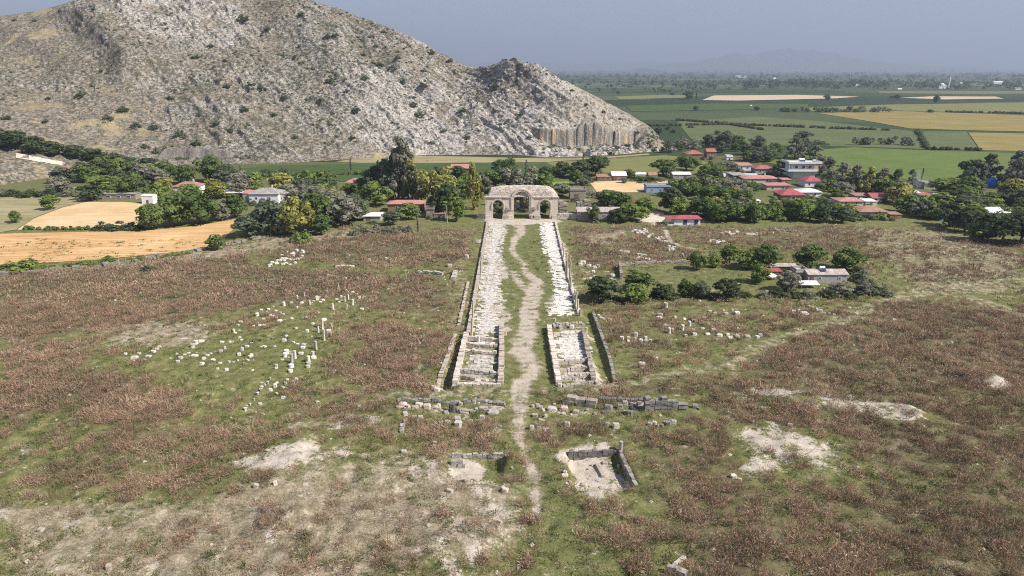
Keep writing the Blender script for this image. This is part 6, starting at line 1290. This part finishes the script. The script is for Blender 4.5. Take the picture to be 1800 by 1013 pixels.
def weedp(w, d, s, l, p, t, c, x, y):
    n = patchy(x, y, 6, 5); m = patchy(x, y, 2.2, 15); m = patchy(x, y, 1.8, 15); e = np.clip(w*1.3+(n-.5)*1.5+(m-.5)*3.6-.42, 0, 1)
    return e*(w > .04)*(1-.95*p)
for y0, y1, n, nb, wd, sc, sd in ((50, 110, 70000, 36, .02, .95, 1), (110, 170, 90000, 20, .036, .95, 2), (170, 262, 96000, 11, .075, 1.0, 3)):
    x, y = sample(n, y0, y1, weedp); z = height(x, y); m = len(x); hg = sc*(.45+.85*g.random(m)**1.5)*(.3+.6*patchy(x, y, 9, 55)+.9*patchy(x, y, 1.8, 15)); big = g.random(m) < .13; hg[big] *= 1.75
    tufts('dry_weeds', 'reddish brown dry weed stalks covering the open ground, ' + ('nearest band' if y0 < 60 else 'middle band' if y0 < 120 else 'far band'), BROWN, np.stack([x, y, z], 1), hg, hg*(.35+.35*g.random(m)), nb, np.full(m, wd), sd, .2+1.0*g.random(m)**1.5, 'head', -.06+.8*(patchy(x, y, 13, 105)-.5)+.8*(patchy(x, y, 3.5, 115)-.5))
# tall thin yellowing stalks standing singly among the brown ones
for y0, y1, n, nb, wd, sd in ((50, 120, 9000, 14, .022, 61), (120, 240, 12000, 10, .05, 62)):
    x, y = sample(n, y0, y1, lambda w, d, s, l, p, t, c, x, y: np.clip(.3+.5*w-.8*p-.5*d-.5*c, 0, 1)*(patchy(x, y, 11, 95) > .42)*(w > .02)); z = height(x, y); m = len(x); hg = .4+.9*g.random(m)**2
    tufts('yellowing_weeds', 'tall thin yellowing weed stalks among the brown ones, ' + ('near' if y0 < 60 else 'far'), OCHRE, np.stack([x, y, z], 1), hg, .15+.4*g.random(m), nb, np.full(m, wd), sd, .7, 'head')
def greenp(w, d, s, l, p, t, c, x, y): return np.clip((.36+.5*l+.1*w-.6*s)*(patchy(x, y, 7, 65) > .4)-.9*p-.8*d-.3*t, 0, 1)*(y < 250)
for y0, y1, n, nb, wd, sd in ((50, 120, 40000, 10, .06, 31), (120, 235, 36000, 8, .11, 32)):
    x, y = sample(n, y0, y1, greenp); z = height(x, y); m = len(x); hg = .16+.3*g.random(m)**2
    tufts('grass', 'short green grass and herbs between the weeds, ' + ('near' if y0 < 60 else 'far'), GREEN, np.stack([x, y, z], 1), hg, .35+.4*g.random(m), nb, np.full(m, wd), sd, 1.0)
def strawp(w, d, s, l, p, t, c, x, y): return (1-mask_poly(x, y, [(-300, 405), (460, 372), (432, 420), (330, 446), (0, 480), (-300, 520)], 1))*np.clip(.9*s*(patchy(x, y, 5, 75)*1.6-.25)+.05-.6*d-p, 0, 1)
for y0, y1, n, nb, wd, sd in ((50, 120, 60000, 16, .03, 41), (120, 240, 26000, 9, .07, 42)):
    x, y = sample(n, y0, y1, strawp); z = height(x, y); m = len(x); hg = .3+.75*g.random(m)**1.5
    tufts('dry_grass', 'pale straw coloured dry grass, ' + ('near' if y0 < 60 else 'far'), STRAW, np.stack([x, y, z], 1), hg, .3+.5*g.random(m), nb, np.full(m, wd), sd, 1.6)
# taller green herbs, in single clumps
def herbp(w, d, s, l, p, t, c, x, y): return np.clip(.5*(patchy(x, y, 8, 85) > .5)+.2+.2*l-.9*p-.7*d-.35*c, 0, 1)
for y0, y1, n, nb, wd, sd in ((50, 120, 14000, 40, .045, 51), (120, 240, 18000, 20, .09, 52)):
    x, y = sample(n, y0, y1, herbp); z = height(x, y); m = len(x); hg = .3+.55*g.random(m)**2
    tufts('green_weeds', 'dark green herb clumps between the brown weeds, ' + ('near' if y0 < 60 else 'far'), GREEN, np.stack([x, y, z], 1), hg, .35+.6*g.random(m), nb, np.full(m, wd), sd, .8, 'head')
# stone chips on the bare earth
def chipp(w, d, s, l, p, t, c, x, y): return np.clip(.55*d+.1*s+.02+.45*np.maximum(mask_poly(x, y, [(860, 392), (886, 392), (876, 500), (874, 560), (882, 590), (832, 592), (848, 500)], 1), mask_poly(x, y, [(950, 392), (974, 392), (1014, 552), (966, 556), (972, 470)], 1))+.25*mask_poly(x, y, [(795, 440), (838, 440), (812, 600), (760, 690), (700, 700), (720, 640)], 2), 0, 1)*(1-.7*p)
x, y = sample(26000, 52, 240, chipp); z = height(x, y); m = len(x); s = .08+.26*g.random(m)**3*1.6
oct_ = np.array([[1, 0, .2], [0, 1, .1], [-1, 0, .25], [0, -1, .1], [.1, 0, .9]]); V = np.repeat(np.stack([x, y, z], 1), 5, 0)+(np.tile(oct_, (m, 1))*(.7+.6*g.random((m*5, 3))))*np.repeat(s, 5)[:, None]
ang = np.repeat(g.random(m)*6.28, 5)
f = np.array([[0, 1, 4], [1, 2, 4], [2, 3, 4], [3, 0, 4]]); Fc = (np.arange(m)[:, None, None]*5+f[None]).reshape(-1, 3)
tag(link('rubble', mesh_np('rubble', V, Fc, 3), None, M['pale_stone']), 'small pale stone chips strewn over the bare earth', 'rubble', None, 'stuff')

# ------------------------------------------------------------------ woods far out on the plain: one distant mass
blobs = []
def wood(px0, px1, py0, py1, n, h):
    for i in range(n):
        px = g.uniform(px0, px1); py = g.uniform(py0, py1); x, y = ground(px, py); q = h*g.uniform(.5, 1.1)
        for k in range(3): blobs.append((x+g.uniform(-q, q)*.5, y+g.uniform(-q, q)*.5, q*g.uniform(.35, .75), q*g.uniform(.3, .5)))
wood(1300, 1560, 146, 159, 200, 20); wood(1560, 1830, 148, 158, 110, 16); wood(980, 1300, 146, 156, 60, 14); wood(960, 1830, 128, 140, 330, 26); wood(960, 1830, 124, 128, 300, 40); wood(1050, 1300, 156, 164, 26, 12); wood(1180, 1260, 150, 156, 36, 16)
wood(1000, 1830, 136, 148, 200, 16); wood(960, 1830, 122.6, 125, 330, 55); wood(1000, 1830, 140, 152, 120, 15)
V, Fc, tn = leaves_np(blobs, len(blobs)*12, 7.0, 3); tag(link('distant_woods', mesh_np('woods', V, Fc, 4, False, {'tint': tn}), None, LEAF['dark']), 'dark woods and tree belts far out on the plain', 'woods', None, 'stuff')
# the far village: mosque with minaret and a few pale buildings
def minaret():
    x, y = ground(1667, 155); h = z_at(132, y); o = empty('minaret', (x, y, 0)); tag(o, 'thin white minaret rising over the far woods', 'minaret'); r = 2.1
    MB().lathe([(r*1.5, 0), (r*1.5, h*.15), (r, h*.2), (r*.95, h*.66)], 12).build('shaft', M['white_wall'], o); MB().lathe([(r, h*.66), (r*1.6, h*.7), (r*1.6, h*.73), (r*.8, h*.735)], 12).build('balcony', M['white_wall'], o)
    MB().lathe([(r*.75, h*.73), (r*.72, h*.86)], 12).build('turret', M['white_wall'], o); MB().lathe([(r*.85, h*.86), (.08, h)], 12).build('spire', M['grey_roof'], o)
    x, y = ground(1657, 156); o = empty('mosque', (x, y, 0)); tag(o, 'small white mosque with a dome beside the minaret', 'mosque'); MB().box((0, 8, 4.5), (22, 16, 9)).build('wall', M['white_wall'], o)
    MB().lathe([(8, 9), (7.6, 11.5), (6, 14), (3.2, 15.8), (.1, 16.4)], 18, (0, 8, 0)).build('dome', M['white_roof'], o, None, True)
minaret()
for px, py, w, h, rm, lb in ((1507, 152, 16, 5, 'white_roof', 'pale low farm building in front of the middle of the far woods'), (1362, 141, 8, 6, 'white_roof', 'tiny white building above the left end of the far woods'), (1302, 137, 34, 6, 'grey_roof', 'long grey shed far out left of the woods'), (1582, 158, 12, 4, 'white_roof', 'small pale shed left of the far mosque'), (1755, 148, 26, 7, 'white_roof', 'long white shed right of the far minaret'), (1790, 158, 18, 6, 'orange_roof', 'reddish roofed farmhouse at the far right of the plain'), (1692, 148, 12, 4, 'white_roof', 'small white hut just right of the far minaret'), (1320, 187, 5, 3, 'white_roof', 'tiny white hut in the middle of the green plain')):
    x, y = ground(px, py); k = ppm(x, y); W = w*.6/k; Hh = h*.6/k; o = empty('farm_building', (x, y, 0)); tag(o, lb, 'farm building'); d = min(W*.7, 14); MB().box((0, d/2, Hh*.35), (W, d, Hh*.7)).build('wall', M['white_wall'], o); roof_shape('gable', W, d, Hh*.7, Hh*1.15, .3).build('roof', M[rm], o)
# thin smoke in the village
x, y = ground(1612, 352); m = MB(); m.lathe([(.3, 0), (.9, 2), (1.4, 5), (2.2, 8), (2.6, 11), (1.8, 13.5), (.4, 14.5)], 14, jit=.14); o = m.build('smoke', None, None, (x, y, 0), True); o.rotation_euler = (0, R(-8), 0)
t = NT('thin_smoke'); pv = t.n('ShaderNodeVolumePrincipled'); pv.inputs['Color'].default_value = (.85, .88, .95, 1); pv.inputs['Density'].default_value = .035; t.t.links.new(pv.outputs[0], t.out.inputs['Volume']); o.data.materials.append(t.m); tag(o, 'thin wisp of bluish smoke rising between the village roofs', 'smoke', None, 'stuff')

# ------------------------------------------------------------------ labels that single out each tree and stone
ORD = 'first second third fourth fifth sixth seventh eighth ninth tenth eleventh twelfth thirteenth fourteenth fifteenth sixteenth seventeenth eighteenth nineteenth twentieth'.split()
HILLMARK = [(1040, 265, 'the quarry cliff'), (840, 130, 'the saddle of the hill'), (885, 115, 'the rocky knob on the ridge'), (330, 275, 'the left quarry face'), (180, 130, 'the shaded rock rib'), (500, 60, 'the upper rocky slope'), (660, 130, 'the right shoulder of the hill'), (330, 120, 'the pale middle of the slope'), (420, 210, 'the lower middle slope'), (1130, 230, 'the sunlit right spur'), (60, 190, 'the tan left slope'), (720, 240, 'the pale foot of the hill')]
PLAINMARK = [(1454, 176, 'the pale bare field'), (1667, 150, 'the far minaret'), (1493, 198, 'the first hedgerow on the plain'), (1270, 232, 'the slanting hedge line'), (1185, 232, 'the right tip of the hill'), (1090, 170, 'the far left plain'), (1413, 250, 'the bright green field'), (1220, 180, 'the dark far plain')]
groups = {}
for o, px, py, adj, noun, grp in PENDING:
    marks = HILLMARK if 'hillside' in grp else PLAINMARK if 'plain' in grp else LANDMARK
    lx, ly, ph = min(marks, key=lambda q: abs(q[0]-px)+2.2*abs(q[1]-py)); dx, dy = px-lx, py-ly
    if marks is HILLMARK: rel = 'near'
    elif marks is PLAINMARK: rel = 'near'
    elif abs(dy)*2.2 > abs(dx)*.9: rel = 'in front of' if dy > 0 else 'behind'
    else: rel = 'left of' if dx < 0 else 'right of'
    groups.setdefault(f"{adj} {noun} {rel} {ph}", []).append((px, o))
for o, px, py, adj, noun, where in STONES: groups.setdefault(f"{adj} {noun} {where}", []).append((px, o))
for o in bpy.data.objects:
    if o.get('group') == 'curving row of stone stubs in the left field': pass
for ph, L in groups.items():
    L.sort(key=lambda q: q[0]); n = len(L)
    for i, (px, o) in enumerate(L):
        if n == 1: o['label'] = ph
        elif i == 0: o['label'] = 'leftmost '+ph
        elif i == n-1: o['label'] = 'rightmost '+ph
        elif n == 3: o['label'] = 'middle '+ph
        elif i <= n//2: o['label'] = f"{ORD[min(i, 19)]} from left, {ph}"
        else: o['label'] = f"{ORD[min(n-1-i, 19)]} from right, {ph}"

# ------------------------------------------------------------------ air, sky, sun, camera
m = MB().box((0, 15500, 474), (90000, 39000, 952)); hz = m.build('haze', None); t = NT('haze_air'); pv = t.n('ShaderNodeVolumePrincipled')
pv.inputs['Color'].default_value = (.45, .52, .67, 1); pv.inputs['Density'].default_value = 1.3e-4; pv.inputs['Anisotropy'].default_value = .1
t.t.links.new(pv.outputs[0], t.out.inputs['Volume']); hz.data.materials.append(t.m); tag(hz, kind='stuff')
SUN_EL, SUN_AZ = 43.0, -22.0
wd = bpy.data.worlds.new('World'); scene.world = wd; wd.use_nodes = True; nt = wd.node_tree; bg = nt.nodes['Background']; sky = nt.nodes.new('ShaderNodeTexSky'); sky.sky_type = 'NISHITA'; sky.sun_disc = False
sky.sun_elevation = R(SUN_EL); sky.sun_rotation = R(90-SUN_AZ); sky.altitude = 60; sky.air_density = 1.3; sky.dust_density = .5; sky.ozone_density = 6
mxw = nt.nodes.new('ShaderNodeMix'); mxw.data_type = 'RGBA'; mxw.inputs[0].default_value = .6; nt.links.new(sky.outputs[0], mxw.inputs[6]); mxw.inputs[7].default_value = (2.85, 3.1, 4.5, 1); nt.links.new(mxw.outputs[2], bg.inputs[0]); bg.inputs[1].default_value = .068
sl = bpy.data.lights.new('sun', 'SUN'); sl.energy = 4.6; sl.angle = R(.5); sl.color = (1, .94, .84); so = bpy.data.objects.new('sun', sl); COL.objects.link(so)
sd = Vector((math.cos(R(SUN_EL))*math.cos(R(SUN_AZ)), math.cos(R(SUN_EL))*math.sin(R(SUN_AZ)), math.sin(R(SUN_EL)))); so.rotation_euler = sd.to_track_quat('Z', 'Y').to_euler()
cam = bpy.data.cameras.new('camera'); cam.sensor_width = 36; cam.lens = 36*F/1800; cam.clip_start = .5; cam.clip_end = 90000; co = bpy.data.objects.new('camera', cam); COL.objects.link(co)
co.location = (0, 0, CAMH); co.rotation_euler = (R(90)-PITCH, 0, 0); scene.camera = co
scene.view_settings.view_transform = 'Standard'; scene.view_settings.look = 'None'; scene.view_settings.exposure = .98; scene.view_settings.gamma = 1
scene.cycles.max_bounces = 6; scene.cycles.diffuse_bounces = 3; scene.cycles.transmission_bounces = 3; scene.cycles.volume_bounces = 0; scene.cycles.use_denoising = False; scene.cycles.filter_width = 1.1
